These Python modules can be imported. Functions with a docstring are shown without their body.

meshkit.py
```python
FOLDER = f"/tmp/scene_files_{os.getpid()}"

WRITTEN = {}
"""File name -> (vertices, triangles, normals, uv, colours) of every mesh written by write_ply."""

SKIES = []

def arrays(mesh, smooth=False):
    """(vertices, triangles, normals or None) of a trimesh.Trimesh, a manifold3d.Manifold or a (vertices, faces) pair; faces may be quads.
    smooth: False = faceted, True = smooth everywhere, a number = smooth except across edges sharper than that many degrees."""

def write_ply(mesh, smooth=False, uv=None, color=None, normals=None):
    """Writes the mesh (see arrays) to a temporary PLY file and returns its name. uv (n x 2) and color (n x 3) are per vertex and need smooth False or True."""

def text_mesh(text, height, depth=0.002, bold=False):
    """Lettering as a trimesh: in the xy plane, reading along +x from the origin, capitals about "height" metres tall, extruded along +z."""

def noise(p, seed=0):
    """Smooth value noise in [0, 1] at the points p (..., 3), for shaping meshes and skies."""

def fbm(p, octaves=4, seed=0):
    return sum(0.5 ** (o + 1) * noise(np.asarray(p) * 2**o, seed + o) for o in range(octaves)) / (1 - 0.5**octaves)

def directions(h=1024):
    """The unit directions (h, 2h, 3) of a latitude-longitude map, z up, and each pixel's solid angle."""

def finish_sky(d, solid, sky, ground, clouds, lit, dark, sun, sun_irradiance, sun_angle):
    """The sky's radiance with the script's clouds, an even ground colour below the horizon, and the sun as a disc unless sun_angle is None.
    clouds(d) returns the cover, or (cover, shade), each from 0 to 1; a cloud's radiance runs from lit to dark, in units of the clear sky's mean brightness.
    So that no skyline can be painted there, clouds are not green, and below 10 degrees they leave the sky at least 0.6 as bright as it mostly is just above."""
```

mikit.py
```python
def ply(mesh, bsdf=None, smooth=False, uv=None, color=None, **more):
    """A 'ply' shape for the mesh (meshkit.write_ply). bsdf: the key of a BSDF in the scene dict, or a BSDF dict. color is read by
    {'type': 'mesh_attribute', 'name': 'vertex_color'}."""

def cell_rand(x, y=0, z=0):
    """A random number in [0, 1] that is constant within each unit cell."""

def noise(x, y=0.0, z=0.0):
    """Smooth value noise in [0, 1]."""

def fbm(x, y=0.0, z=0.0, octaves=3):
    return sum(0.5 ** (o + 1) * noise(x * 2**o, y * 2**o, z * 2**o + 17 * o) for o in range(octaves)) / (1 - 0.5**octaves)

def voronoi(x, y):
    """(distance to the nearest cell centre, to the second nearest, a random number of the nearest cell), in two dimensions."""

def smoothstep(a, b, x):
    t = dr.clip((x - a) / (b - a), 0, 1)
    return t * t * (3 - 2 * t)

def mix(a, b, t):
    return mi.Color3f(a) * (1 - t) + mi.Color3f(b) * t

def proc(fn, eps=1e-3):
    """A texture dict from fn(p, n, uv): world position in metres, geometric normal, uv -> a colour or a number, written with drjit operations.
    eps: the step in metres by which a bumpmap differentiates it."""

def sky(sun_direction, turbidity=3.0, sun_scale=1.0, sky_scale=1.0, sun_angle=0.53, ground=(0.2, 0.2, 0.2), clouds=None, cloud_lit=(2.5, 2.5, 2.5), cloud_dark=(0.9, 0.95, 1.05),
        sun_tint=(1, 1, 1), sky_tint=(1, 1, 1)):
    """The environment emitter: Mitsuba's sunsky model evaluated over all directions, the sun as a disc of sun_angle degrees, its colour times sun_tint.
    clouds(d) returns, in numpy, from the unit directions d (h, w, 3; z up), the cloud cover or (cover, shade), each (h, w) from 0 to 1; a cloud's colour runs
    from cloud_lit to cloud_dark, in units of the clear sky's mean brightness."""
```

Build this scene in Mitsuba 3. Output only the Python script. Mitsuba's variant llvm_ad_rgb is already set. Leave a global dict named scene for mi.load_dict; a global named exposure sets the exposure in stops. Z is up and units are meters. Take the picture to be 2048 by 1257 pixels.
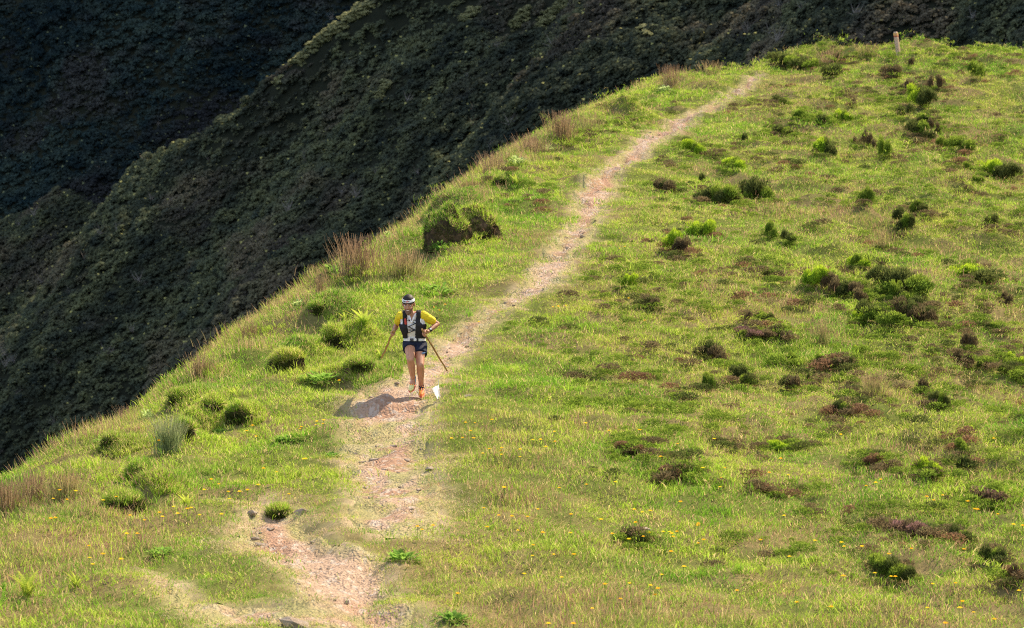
import math, random
import numpy as np, trimesh, shapely, manifold3d
import drjit as dr
import mitsuba as mi, mikit, meshkit
from mikit import noise, fbm, smoothstep, mix, proc
from scipy.interpolate import RBFInterpolator, RectBivariateSpline
from scipy.spatial import cKDTree

T4 = mi.ScalarTransform4f
rng = np.random.default_rng(7)
random.seed(7)

# ------------------------------------------------------------------ camera, sky, exposure
F_PX, CX, CY = 6540.0, 1024.0, 628.5          # focal length and centre in pixels of the 2048 x 1257 photograph
PITCH = math.radians(2.0)
FWD = np.array([0, math.cos(PITCH), -math.sin(PITCH)])
UP = np.array([0, math.sin(PITCH), math.cos(PITCH)])
scene, labels = {}, {}
scene['camera'] = {'type': 'thinlens', 'fov': 2 * math.degrees(math.atan(1024 / F_PX)), 'fov_axis': 'x',
                   'to_world': T4().look_at(origin=[0, 0, 0], target=FWD.tolist(), up=[0, 0, 1]),
                   'aperture_radius': 0.014, 'focus_distance': 49.0, 'near_clip': 0.5, 'far_clip': 50000.0}
SUN = (0.46, 0.49, 0.74)
def clouds(d):  # unseen broken cloud, added to raise the ambient light in the shade
    q = d / np.maximum(d[..., 2:3], 0.12) * [1, 1, 0]
    c = meshkit.fbm(q * 0.9 + 3.0, 5, 4)
    return np.clip((c - 0.47) / 0.12, 0, 1) * (d[..., 2] > 0.02), np.clip((c - 0.60) / 0.25, 0, 0.6)
scene['sky'] = mikit.sky(SUN, turbidity=3, ground=(0.05, 0.06, 0.03), clouds=clouds, sky_tint=(0.84, 0.97, 1.22))
exposure = 2.65

# ------------------------------------------------------------------ helpers
def tag(key, label=None, category=None, group=None, kind=None):
    d = {}
    if label: d['label'] = label
    if category: d['category'] = category
    if group: d['group'] = group
    if kind: d['kind'] = kind
    labels[key] = d

_used = {}
def numbered(name):
    n = _used.get(name, -1) + 1
    _used[name] = n
    return name if n == 0 else f'{name}_{n:03d}'

def part(parent, name, mesh, bsdf, smooth=False, uv=None, color=None, label=None, kind=None, tw=None):
    key = numbered(f'{parent}__{name}')
    d = dict(mesh) if isinstance(mesh, dict) else mikit.ply(mesh, bsdf, smooth, uv=uv, color=color)
    if tw is not None: d['to_world'] = T4(tw)
    scene[key] = d
    if label or kind: tag(key, label, kind=kind)
    return key

def rotz(a):
    c, s = math.cos(a), math.sin(a)
    return np.array([[c, -s, 0], [s, c, 0], [0, 0, 1.0]])

def mat(pos, R=np.eye(3), scale=1.0):
    M = np.eye(4)
    M[:3, :3] = R * scale
    M[:3, 3] = pos
    return M

def to_normal(n):
    """rotations taking +z to the unit vectors n (k, 3)"""
    n = np.atleast_2d(n)
    a, b, c = n[:, 0], n[:, 1], n[:, 2]
    k = 1 / (1 + c)
    R = np.empty((len(n), 3, 3))
    R[:, 0] = np.stack([1 - a * a * k, -a * b * k, a], 1)
    R[:, 1] = np.stack([-a * b * k, 1 - b * b * k, b], 1)
    R[:, 2] = np.stack([-a, -b, c], 1)
    return R

def pix(P):
    P = np.asarray(P, float)
    d = P @ FWD
    return CX + F_PX * P[..., 0] / d, CY - F_PX * (P @ UP) / d

def ray(px, py):
    px, py = np.asarray(px, float), np.asarray(py, float)
    v = FWD + np.stack([(px - CX) / F_PX, 0 * px, 0 * px], -1) - ((py - CY) / F_PX)[..., None] * UP
    return v / v[..., 1:2]                       # per metre of y

# ------------------------------------------------------------------ the shape of the foreground hill
CTRL = [  # photo x, photo y, distance in metres
    (0, 1257, 32), (700, 1257, 33), (1400, 1257, 34), (2048, 1257, 36), (2500, 1257, 38), (-400, 1257, 31),
    (30, 990, 43), (400, 1000, 41), (700, 1000, 40.2), (1400, 1000, 41), (2048, 1000, 44), (2500, 1000, 47),
    (340, 775, 53.5), (600, 780, 50), (835, 785, 48.8), (1400, 785, 51), (2048, 785, 56), (2500, 790, 60),
    (620, 560, 66), (860, 560, 63.5), (1095, 550, 62), (1500, 550, 65), (2048, 550, 72), (2500, 560, 77),
    (880, 430, 76), (1170, 420, 75), (1600, 420, 80), (2048, 420, 88), (2500, 430, 94),
    (1040, 312, 92), (1250, 310, 92), (1600, 310, 94), (2048, 310, 102), (2500, 310, 106),
    (1140, 248, 105), (1350, 240, 108), (1700, 240, 109), (2048, 240, 114), (2500, 240, 117),
    (1330, 158, 125), (1510, 158, 132), (1750, 165, 124), (2048, 165, 125), (2500, 170, 126),
    (1600, 112, 138), (1800, 108, 135), (2048, 112, 134), (2500, 130, 134)]
c_ = np.array(CTRL, float)
P_ = ray(c_[:, 0], c_[:, 1]) * c_[:, 2:3]
P_ = np.vstack([P_, [[0, 0, -1.7], [0, 8, -2.8], [0, 18, -3.9], [-8, 10, -3.4], [10, 10, -3.2], [-10, -20, -2], [20, -20, -2], [-9, 24, -4.8], [14, 24, -4.6],
                     [60, 60, -5], [60, 120, 3], [60, 0, -3], [-40, 0, -5], [-30, 60, -5], [-25, 120, 3], [0, 180, 8], [60, 180, 6], [-30, 180, 6]]])
_rbf = RBFInterpolator(P_[:, :2], P_[:, 2], kernel='thin_plate_spline', smoothing=0.02)

RIDGE_PX = [(-30, 1118, 42.5), (60, 1060, 44), (215, 950, 48), (400, 785, 54), (530, 695, 60), (668, 578, 66.5), (785, 500, 71), (890, 438, 76),
            (960, 352, 84), (1040, 304, 92), (1140, 243, 105), (1230, 188, 115), (1330, 152, 125), (1450, 128, 133), (1600, 112, 138.5), (1800, 103, 137), (2048, 108, 136.5), (2300, 118, 136)]
r_ = np.array(RIDGE_PX, float)
RIDGE = (ray(r_[:, 0], r_[:, 1]) * r_[:, 2:3])[:, :2]
RIDGE = np.vstack([[[-60, -60], [-22, 5], [-11, 30]], RIDGE, [[50, 134], [90, 120], [140, 90]]])

def side(x, y):
    """signed distance to the ridge line, positive on its valley side"""
    p = np.stack([x, y], -1)
    best, sign = np.full(x.shape, 1e9), np.ones(x.shape)
    for a, b in zip(RIDGE[:-1], RIDGE[1:]):
        ab = b - a
        t = np.clip(((p - a) @ ab) / (ab @ ab), 0, 1)
        q = p - a - t[..., None] * ab
        d = np.hypot(q[..., 0], q[..., 1])
        cr = ab[0] * (p[..., 1] - a[1]) - ab[1] * (p[..., 0] - a[0])
        near = d < best - 1e-9
        best = np.where(near, d, best)
        sign = np.where(near, np.sign(cr), sign)
    return best * sign

gx, gy = np.arange(-60, 90.1, 0.5), np.arange(-40, 185.1, 0.5)
X_, Y_ = np.meshgrid(gx, gy, indexing='ij')
_top = RectBivariateSpline(gx, gy, _rbf(np.stack([X_.ravel(), Y_.ravel()], 1)).reshape(X_.shape))
_s = RectBivariateSpline(gx, gy, side(X_, Y_), kx=1, ky=1)

def s_of(x, y): return _s.ev(np.clip(x, -60, 90), np.clip(y, -40, 185))

def base(x, y):
    z = _top.ev(np.clip(x, -60, 90), np.clip(y, -40, 185))
    s = np.where((x > -60) & (x < 90) & (y > -40) & (y < 185), s_of(x, y), side(x, y) if np.ndim(x) and np.size(x) < 400000 else 0)
    sp = np.maximum(s + 0.35, 0)
    z = z - 1.05 * sp * sp / (sp + 2.2)
    xr = np.maximum(x - 30, 0)
    z = z - 0.7 * xr * xr / (xr + 25)
    yb = np.maximum(-y - 15, 0)
    return z - 0.4 * yb * yb / (yb + 30)

def v3(x, y, z=0): return np.stack([x, y, np.zeros_like(x) + z], -1)

def bumps(x, y):
    s = s_of(x, y)
    left = np.clip((s + 4.2) / 2.5, 0, 1)                    # the strip between the path and the ridge is hummocky
    near = np.clip((y - 15) / 10, 0, 1)
    b = (meshkit.fbm(v3(x * 0.55, y * 0.45), 3, 3) - 0.5) * (0.30 + 0.50 * left)
    b += (meshkit.fbm(v3(x * 1.6, y * 1.3), 3, 9) - 0.5) * (0.33 + 0.04 * left)
    b += (meshkit.fbm(v3(x * 0.24, y * 0.15), 2, 14) - 0.5) * 0.9 * np.clip((x - 0.03 * y - 1.0) / 4, 0, 1) * np.clip((122 - y) / 25, 0, 1)
    # terracettes across the right-hand slope
    right = np.clip((x - 0.03 * y - 1.0) / 4, 0, 1)
    t = x * 0.75 + y * 0.42 + 1.6 * meshkit.fbm(v3(x * 0.25, y * 0.25), 2, 21)
    f = t * 0.42 - np.floor(t * 0.42)
    b += right * 0.46 * (np.where(f < 0.8, f / 0.8, (1 - f) / 0.2) - 0.5)
    return b * near

def H0(x, y): return base(x, y) + bumps(x, y)

def at(px, py, fn=None, lo=26.0, hi=150.0):
    """the point of the hill seen at the photo's pixel"""
    fn = fn or H0
    r = ray(px, py)
    d = np.arange(lo, hi, 0.15)
    for _ in range(3):
        hit = np.nonzero(r[2] * d < fn(r[0] * d, d))[0]
        k = max(int(hit[0]), 1) if len(hit) else len(d) - 1
        d = np.linspace(d[k - 1], d[k], 24)
    return r * d[12]

def at_many(pts):
    pts = np.array(pts, float)
    r = ray(pts[:, 0], pts[:, 1])
    a = np.full(len(pts), 26.0)
    done = np.zeros(len(pts), bool)
    for _ in range(1000):
        below = r[:, 2] * a < H0(r[:, 0] * a, a)
        done |= below
        a = np.where(done, a, a + 0.12)
        if done.all(): break
    return r * a[:, None]

# ------------------------------------------------------------------ the path's outline on the ground
EDGES = [(148, 1512, 1530), (165, 1486, 1514), (182, 1460, 1492), (200, 1432, 1464), (215, 1404, 1446), (240, 1345, 1396), (265, 1300, 1358),
         (285, 1263, 1328), (300, 1254, 1302), (330, 1206, 1266), (360, 1166, 1240), (400, 1146, 1226), (430, 1141, 1206), (460, 1132, 1188),
         (500, 1090, 1154), (540, 1060, 1144), (570, 1046, 1118), (590, 1020, 1076), (612, 984, 1046), (640, 936, 1000), (670, 902, 966),
         (700, 864, 946), (730, 846, 926), (760, 786, 892), (782, 726, 880), (805, 692, 866), (830, 684, 858), (880, 688, 856), (930, 694, 868),
         (1000, 700, 880), (1045, 694, 876), (1080, 770, 850)]
PATCH = [(540, 1000), (584, 1022), (622, 1052), (660, 1082), (712, 1096), (764, 1122), (786, 1165), (766, 1206), (692, 1216), (630, 1206), (600, 1172),
         (566, 1134), (530, 1108), (480, 1100), (466, 1062), (500, 1028)]
FRONT = [(300, 1150), (352, 1166), (420, 1205), (520, 1212), (640, 1196), (760, 1190), (830, 1215), (850, 1262), (420, 1262), (340, 1200)]
def poly(pts): return shapely.Polygon(at_many(pts)[:, :2]).buffer(0)
trail = poly([(l, y) for y, l, _ in EDGES] + [(r, y) for y, _, r in EDGES[::-1]])
hollow = poly(PATCH)
front = poly(FRONT)
bare = shapely.union_all([trail, hollow, front])
_ring = np.vstack([np.array([g.interpolate(t).coords[0] for t in np.arange(0, g.length, 0.06)]) for p in getattr(bare, 'geoms', [bare]) for g in [p.exterior, *p.interiors]])
_tree = cKDTree(_ring)
front_poly = front
_fring = np.array([front.exterior.interpolate(t).coords[0] for t in np.arange(0, front.exterior.length, 0.05)])
_ftree = cKDTree(_fring)
_hring = np.array([hollow.exterior.interpolate(t).coords[0] for t in np.arange(0, hollow.exterior.length, 0.05)])
_htree = cKDTree(_hring)

def inside(polygon, tree, x, y):
    """signed distance to the outline, positive inside; -9 when far away"""
    x, y = np.asarray(x, float), np.asarray(y, float)
    out = np.full(x.shape, -9.0)
    x0, y0, x1, y1 = polygon.bounds
    m = (x > x0 - 1) & (x < x1 + 1) & (y > y0 - 1) & (y < y1 + 1)
    if m.any():
        d = tree.query(np.stack([x[m], y[m]], 1))[0]
        out[m] = np.where(shapely.contains_xy(polygon, x[m], y[m]), d, -d)
    return out

def pathness(x, y):
    d = inside(bare, _tree, x, y)
    wob = (meshkit.fbm(v3(x * 3.1, y * 1.6), 3, 5) - 0.5) * np.where(y < 46.8, 0.38, 0.40)
    return np.where(d > -8, d + wob, d)

LIP = at_many([(700, 800), (745, 806), (790, 814), (840, 806), (880, 796)])[:, :2]
def lip(x, y):
    """a worn earth step across the path below the runner"""
    yl = np.interp(x, LIP[:, 0], LIP[:, 1])
    w = np.clip((x - LIP[0, 0] + 0.1) / 0.25, 0, 1) * np.clip((LIP[-1, 0] - x) / 0.4, 0, 1)
    t = yl - y + 0.06 * (meshkit.fbm(v3(x * 6, y * 6), 2, 8) - 0.5)
    down = np.clip(t / 0.14, 0, 1)
    return -0.05 * w * down * np.exp(-np.maximum(t, 0) / 1.0)

MOUND_BUMPS = []                                  # centre x, y, radius, height of each torn turf mound
def mound_z(x, y):
    z = 0 * x
    for cx, cy, r, h in MOUND_BUMPS:
        dx, dy = (x - cx) / r, (y - cy) / r
        m = (np.abs(dx) < 2.2) & (np.abs(dy) < 2.2)
        if not m.any(): continue
        q = -0.85 * dx[m] - 0.53 * dy[m] + 0.25 * (meshkit.noise(v3(x[m] * 5, y[m] * 5), 6) - 0.5)
        z[m] = np.maximum(z[m], h * np.exp(-(dx[m] ** 2 + dy[m] ** 2) ** 1.4) * (1 - np.clip((q - 0.30) / 0.22, 0, 1) ** 2 * 0.9))
    return z

def H(x, y):
    x, y = np.asarray(x, float), np.asarray(y, float)
    d = inside(bare, _tree, x, y)
    dh = inside(hollow, _htree, x, y)
    z = H0(x, y)
    groove = np.clip((d + 0.12) / 0.3, 0, 1)
    sl = lip(x, y)
    z = z + mound_z(x, y)
    return z - 0.06 * groove ** 2 - 0.05 * np.clip((dh + 0.04) / 0.16, 0, 1) + np.where((np.abs(x) < 12) & (np.abs(y - 46) < 6), sl, 0)

# torn turf mounds along the ridge: the ground swells, the bare faces are things of their own further down
MOUNDS = [  # dome foot x, y, width, height; earth: foot x, y, width, height; label
    (598, 728, 76, 62, [(572, 742, 62, 46)], 'rounded turf mound with a torn dark earth face, on the slope left of the runner'),
    (700, 696, 84, 52, [(664, 700, 46, 54)], 'turf mound with a dark cleft just left of the runner\'s stick hand'),
    (912, 452, 96, 78, [(886, 494, 84, 92), (952, 474, 84, 68)], 'large overhanging turf bank with dark hollowed earth on the ridge above the runner'),
    (392, 868, 66, 42, [(368, 880, 36, 40)], 'grassy bank right of the grey tussock with bare earth at its edge'),
    (300, 985, 66, 44, [(280, 975, 56, 58), (240, 1022, 66, 36)], 'rust brown torn earth mound on the lower left slope'),
    (425, 852, 50, 24, [(420, 850, 42, 40)], 'small dark earth scar with turf lip, left one of two'),
    (484, 850, 54, 26, [(474, 850, 50, 42)], 'small dark earth scar with turf lip, right one of two'),
    (1250, 218, 84, 34, [(1222, 220, 30, 20)], 'smooth bright green turf mound on the skyline below the upper path'),
    (958, 385, 70, 26, [(945, 388, 44, 18)], 'low turf lip with a thin dark gap on the ridge above the overhanging bank'),
    (705, 762, 110, 22, [(712, 756, 60, 24)], 'low turf step with a dark gap left of the runner\'s knees'),
    (236, 916, 76, 30, [(226, 915, 40, 22)], 'low turf hummock on the skyline left of the grey tussock'),
    (1022, 372, 70, 26, [(1000, 372, 30, 16)], 'small turf hummock between the overhanging bank and the path'),
    (372, 820, 80, 30, [(352, 820, 40, 22)], 'turf hummock on the ridge edge behind the grey tussock'),
    (655, 628, 80, 30, [(634, 628, 36, 20)], 'turf hummock on the ridge edge below the glossy shrub'),
    (552, 1026, 50, 13, [(556, 1026, 40, 16)], 'small heap of dry turf and soil at the top of the bare hollow')]
for px, py, w, h, earths, lab in MOUNDS:
    P = at(px, py); k = F_PX / P[1]
    MOUND_BUMPS.append((P[0], P[1] + w / k * 0.45, w / k * 0.72, h / k * 0.72))

def normal(x, y, e=0.15):
    nx, ny = -(H(x + e, y) - H(x - e, y)) / (2 * e), -(H(x, y + e) - H(x, y - e)) / (2 * e)
    n = np.stack([nx, ny, np.ones_like(nx)], -1)
    return n / np.linalg.norm(n, axis=-1, keepdims=True)

def grid_mesh(xs, ys, zfn, keep=None):
    X, Y = np.meshgrid(xs, ys, indexing='ij')
    Z = zfn(X.ravel(), Y.ravel())
    V = np.stack([X.ravel(), Y.ravel(), Z], 1)
    i, j = np.meshgrid(np.arange(len(xs) - 1), np.arange(len(ys) - 1), indexing='ij')
    a = (i * len(ys) + j).ravel()
    F = np.vstack([np.stack([a, a + len(ys), a + len(ys) + 1], 1), np.stack([a, a + len(ys) + 1, a + 1], 1)])
    if keep is not None:
        k = keep(V)
        F = F[k[F].all(1)]
        u, inv = np.unique(F, return_inverse=True)
        V, F = V[u], inv.reshape(-1, 3)
    return V, F

# ------------------------------------------------------------------ materials
def diffuse(fn): return {'type': 'diffuse', 'reflectance': proc(fn) if callable(fn) else {'type': 'rgb', 'value': list(fn)}}
def two(b): return {'type': 'twosided', 'bsdf': b}
def rgb(*c): return {'type': 'rgb', 'value': list(c)}

def soil_col(p, n, uv):
    a = fbm(p.x * 0.6, p.y * 0.6, 0, 3)
    g = fbm(p.x * 9, p.y * 9, p.z * 9, 3)
    c = mix((0.11, 0.13, 0.035), (0.17, 0.14, 0.065), smoothstep(0.35, 0.65, a))
    c = mix(c, mix((0.42, 0.33, 0.22), (0.30, 0.27, 0.13), smoothstep(0.35, 0.65, fbm(p.x * 3, p.y * 2, 9, 3))), uv.x * 0.9)
    return c * (0.65 + 0.7 * g)
scene['m_soil'] = two(diffuse(soil_col))

def path_col(p, n, uv):
    a = fbm(p.x * 1.3, p.y * 0.9, 3, 3)
    b = fbm(p.x * 14, p.y * 9, 5, 3)
    c = fbm(p.x * 45, p.y * 30, 1, 2)
    col = mix((0.35, 0.22, 0.15), (0.41, 0.30, 0.215), smoothstep(0.35, 0.65, a))
    col = mix(col, (0.47, 0.40, 0.33), smoothstep(0.55, 0.72, b) * 0.8)
    col = mix(col, (0.20, 0.135, 0.09), smoothstep(0.60, 0.74, c) * 0.5)
    green = smoothstep(0.36, 0.02, uv.x + 0.34 * (a - 0.5))          # trodden straw towards the path's edge
    col = mix(col, mix((0.36, 0.31, 0.16), (0.25, 0.27, 0.09), fbm(p.x * 5, p.y * 3, 9, 3)), dr.maximum(green * 0.85, uv.y * smoothstep(0.40, 0.56, fbm(p.x * 2.2, p.y * 1.7, 6, 3)) * 0.8))
    return col
scene['m_path'] = {'type': 'bumpmap', 'bump': proc(lambda p, n, uv: 0.5 * fbm(p.x * 12, p.y * 9, 2, 3) + 0.35 * noise(p.x * 50, p.y * 40)), 'scale': 0.05, 'bsdf': diffuse(path_col)}

def grass_col(p, n, uv):
    """uv.x: kind of blade (0-1), uv.y: height on the blade"""
    big = fbm(p.x * 0.35, p.y * 0.30, 1, 3)
    mid = fbm(p.x * 1.7, p.y * 1.4, 4, 2)
    green = mix((0.22, 0.43, 0.040), (0.44, 0.61, 0.070), smoothstep(0.30, 0.70, mid))
    green = mix(green, (0.17, 0.38, 0.04), smoothstep(0.55, 0.72, fbm(p.x * 0.9, p.y * 0.8, 7, 2)) * 0.6)
    green = mix(green, (0.58, 0.58, 0.11), smoothstep(0.45, 0.70, big) * 0.30)
    straw = mix((0.74, 0.62, 0.30), (0.60, 0.46, 0.19), noise(p.x * 7, p.y * 7, p.z * 7))
    brown = mix((0.48, 0.29, 0.17), (0.40, 0.26, 0.18), noise(p.x * 5, p.y * 5, 3))
    pale = mix((0.72, 0.60, 0.40), (0.58, 0.45, 0.28), noise(p.x * 6, p.y * 6, p.z * 6))     # bleached, trodden straw
    col = dr.select(uv.x < 0.5, green, dr.select(uv.x < 0.8, straw, dr.select(uv.x < 1.02, brown, pale)))
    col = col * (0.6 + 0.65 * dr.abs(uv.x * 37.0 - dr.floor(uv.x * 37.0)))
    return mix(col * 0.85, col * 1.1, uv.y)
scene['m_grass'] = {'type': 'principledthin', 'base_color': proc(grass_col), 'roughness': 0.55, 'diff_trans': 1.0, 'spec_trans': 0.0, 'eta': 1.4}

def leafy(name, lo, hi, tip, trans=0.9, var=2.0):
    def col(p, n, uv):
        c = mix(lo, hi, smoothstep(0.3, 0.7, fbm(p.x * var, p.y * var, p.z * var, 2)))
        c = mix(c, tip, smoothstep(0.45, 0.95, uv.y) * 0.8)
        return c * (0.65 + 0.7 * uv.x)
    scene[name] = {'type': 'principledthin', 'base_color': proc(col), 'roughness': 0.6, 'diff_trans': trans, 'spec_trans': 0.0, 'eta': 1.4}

def scrub_mat(name, lo, hi, dry, pale):
    def col(p, n, uv):
        a = fbm(p.x * 0.07, p.y * 0.07, p.z * 0.07, 3)
        b = noise(p.x * 0.4, p.y * 0.4, p.z * 0.4)
        c = mix(lo, hi, b)
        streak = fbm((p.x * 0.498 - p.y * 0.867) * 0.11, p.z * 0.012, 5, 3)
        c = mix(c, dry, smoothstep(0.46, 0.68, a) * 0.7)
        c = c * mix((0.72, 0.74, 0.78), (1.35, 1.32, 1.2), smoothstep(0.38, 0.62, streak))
        c = dr.select(uv.x > 0.93, mi.Color3f(pale), c)
        return c * (0.55 + 0.9 * dr.abs(uv.x * 17.0 - dr.floor(uv.x * 17.0)))
    scene[name] = {'type': 'principledthin', 'base_color': proc(col), 'roughness': 0.6, 'diff_trans': 0.5, 'spec_trans': 0.0, 'eta': 1.4}
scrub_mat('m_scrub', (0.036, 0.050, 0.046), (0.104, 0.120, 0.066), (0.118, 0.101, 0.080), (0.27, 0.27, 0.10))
scrub_mat('m_wood', (0.012, 0.027, 0.036), (0.037, 0.057, 0.052), (0.042, 0.042, 0.046), (0.10, 0.12, 0.065))  # blue of haze and some shade put into this darker leaf colour
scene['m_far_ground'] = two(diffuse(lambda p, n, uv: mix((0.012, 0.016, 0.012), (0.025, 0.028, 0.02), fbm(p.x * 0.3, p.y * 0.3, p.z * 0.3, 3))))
scene['m_valley'] = two(diffuse(lambda p, n, uv: mix((0.03, 0.05, 0.02), (0.06, 0.075, 0.03), fbm(p.x * 0.02, p.y * 0.02, 0, 3))))
scene['m_dead_wood'] = two(diffuse((0.20, 0.19, 0.18)))

# ------------------------------------------------------------------ setting: the foreground hill and its path
xs = np.concatenate([np.arange(-330, -60, 10), np.arange(-60, -14, 2.0), np.arange(-14, 27, 0.13), np.arange(27, 90, 3.0), np.arange(90, 420, 15)])
ys = np.concatenate([np.arange(-330, -40, 15), np.arange(-40, 27, 1.5), np.arange(27, 143, 0.13), np.arange(143, 185, 2.0), np.arange(185, 420, 10)])
def hill_z(x, y):
    z = np.empty_like(x)
    fine = (x >= -15) & (x <= 28) & (y >= 26) & (y <= 144)
    z[~fine] = base(x[~fine], y[~fine]) + bumps(x[~fine], y[~fine])
    d = inside(bare, _tree, x[fine], y[fine])
    z[fine] = H(x[fine], y[fine]) - 0.07 * np.clip((d - 0.03) / 0.1, 0, 1)
    return np.maximum(z, -140)
V, F = grid_mesh(xs, ys, hill_z)
hd = inside(bare, _tree, V[:, 0], V[:, 1])
scene['hill'] = mikit.ply((V, F), 'm_soil', True, uv=np.stack([np.clip((hd + np.where(V[:, 1] < 46.8, 0.26, 0.20)) / 0.3, 0, 1), 0 * hd], 1))
tag('hill', kind='structure')

x0, y0, x1, y1 = bare.bounds
V, F = grid_mesh(np.arange(x0 - 0.3, x1 + 0.3, 0.07), np.arange(y0 - 0.3, y1 + 0.3, 0.09), lambda x, y: x * 0, keep=lambda V: inside(bare, _tree, V[:, 0], V[:, 1]) > -0.30)
pn = pathness(V[:, 0], V[:, 1])
relief = (meshkit.fbm(v3(V[:, 0] * 3, V[:, 1] * 2.2), 4, 31) - 0.5) * 0.09
stone = np.maximum(meshkit.noise(v3(V[:, 0] * 9, V[:, 1] * 8), 12) - 0.72, 0) * 0.10
V[:, 2] = H(V[:, 0], V[:, 1]) + 0.012 + (relief * 0.5 + stone) * np.clip(pn / 0.2, 0, 1) - 0.10 * np.clip((0.05 - pn) / 0.12, 0, 1)
scene['path'] = mikit.ply((V, F), 'm_path', True, uv=np.stack([np.clip(pn, 0, 1), np.clip((46.9 - V[:, 1]) / 0.3, 0, 1) * np.clip(0.5 - inside(hollow, _htree, V[:, 0], V[:, 1]) * 4, 0, 1)], 1))
tag('path', kind='structure')

# ------------------------------------------------------------------ setting: the valley sides behind
W_, U_ = np.array([0.867, 0.498]), np.array([0.498, -0.867])
SPUR_T, WALL_T = math.tan(math.radians(42.0)), math.tan(math.radians(60))
W0 = 249.0
D2 = np.array([0.3, 0.954])
def crest_u(w): return -535 - 1.3 * (np.clip(275 - w, -150, 130))

def spur_z(u, w):
    z = SPUR_T * (w - W0)
    k = u + 0.35 * (w - W0)
    rib = np.abs(((k / 62.0 + 0.25 * meshkit.noise(v3(u * 0.012, w * 0.012), 3)) % 1) - 0.5) * 2
    z = z + 9 * (rib - 0.5) + 18 * (meshkit.fbm(v3(u * 0.014, w * 0.014), 4, 11) - 0.5) + 11 * (meshkit.fbm(v3(u * 0.06, w * 0.06), 3, 17) - 0.5)
    o = np.maximum(crest_u(w) - u + 3, 0)
    up = np.clip((w - 252) / 16, 0, 1)
    z = z - (0.05 + 1.25 * up) * o * o / (o + 6)
    z = z + (12 * up) * np.exp(-((u - crest_u(w) - 4) / 8) ** 2)
    z = z - 0.026 * np.maximum(257 - w, 0) ** 1.6
    return np.minimum(z, 345 + 0.25 * (z - 345))
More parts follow.
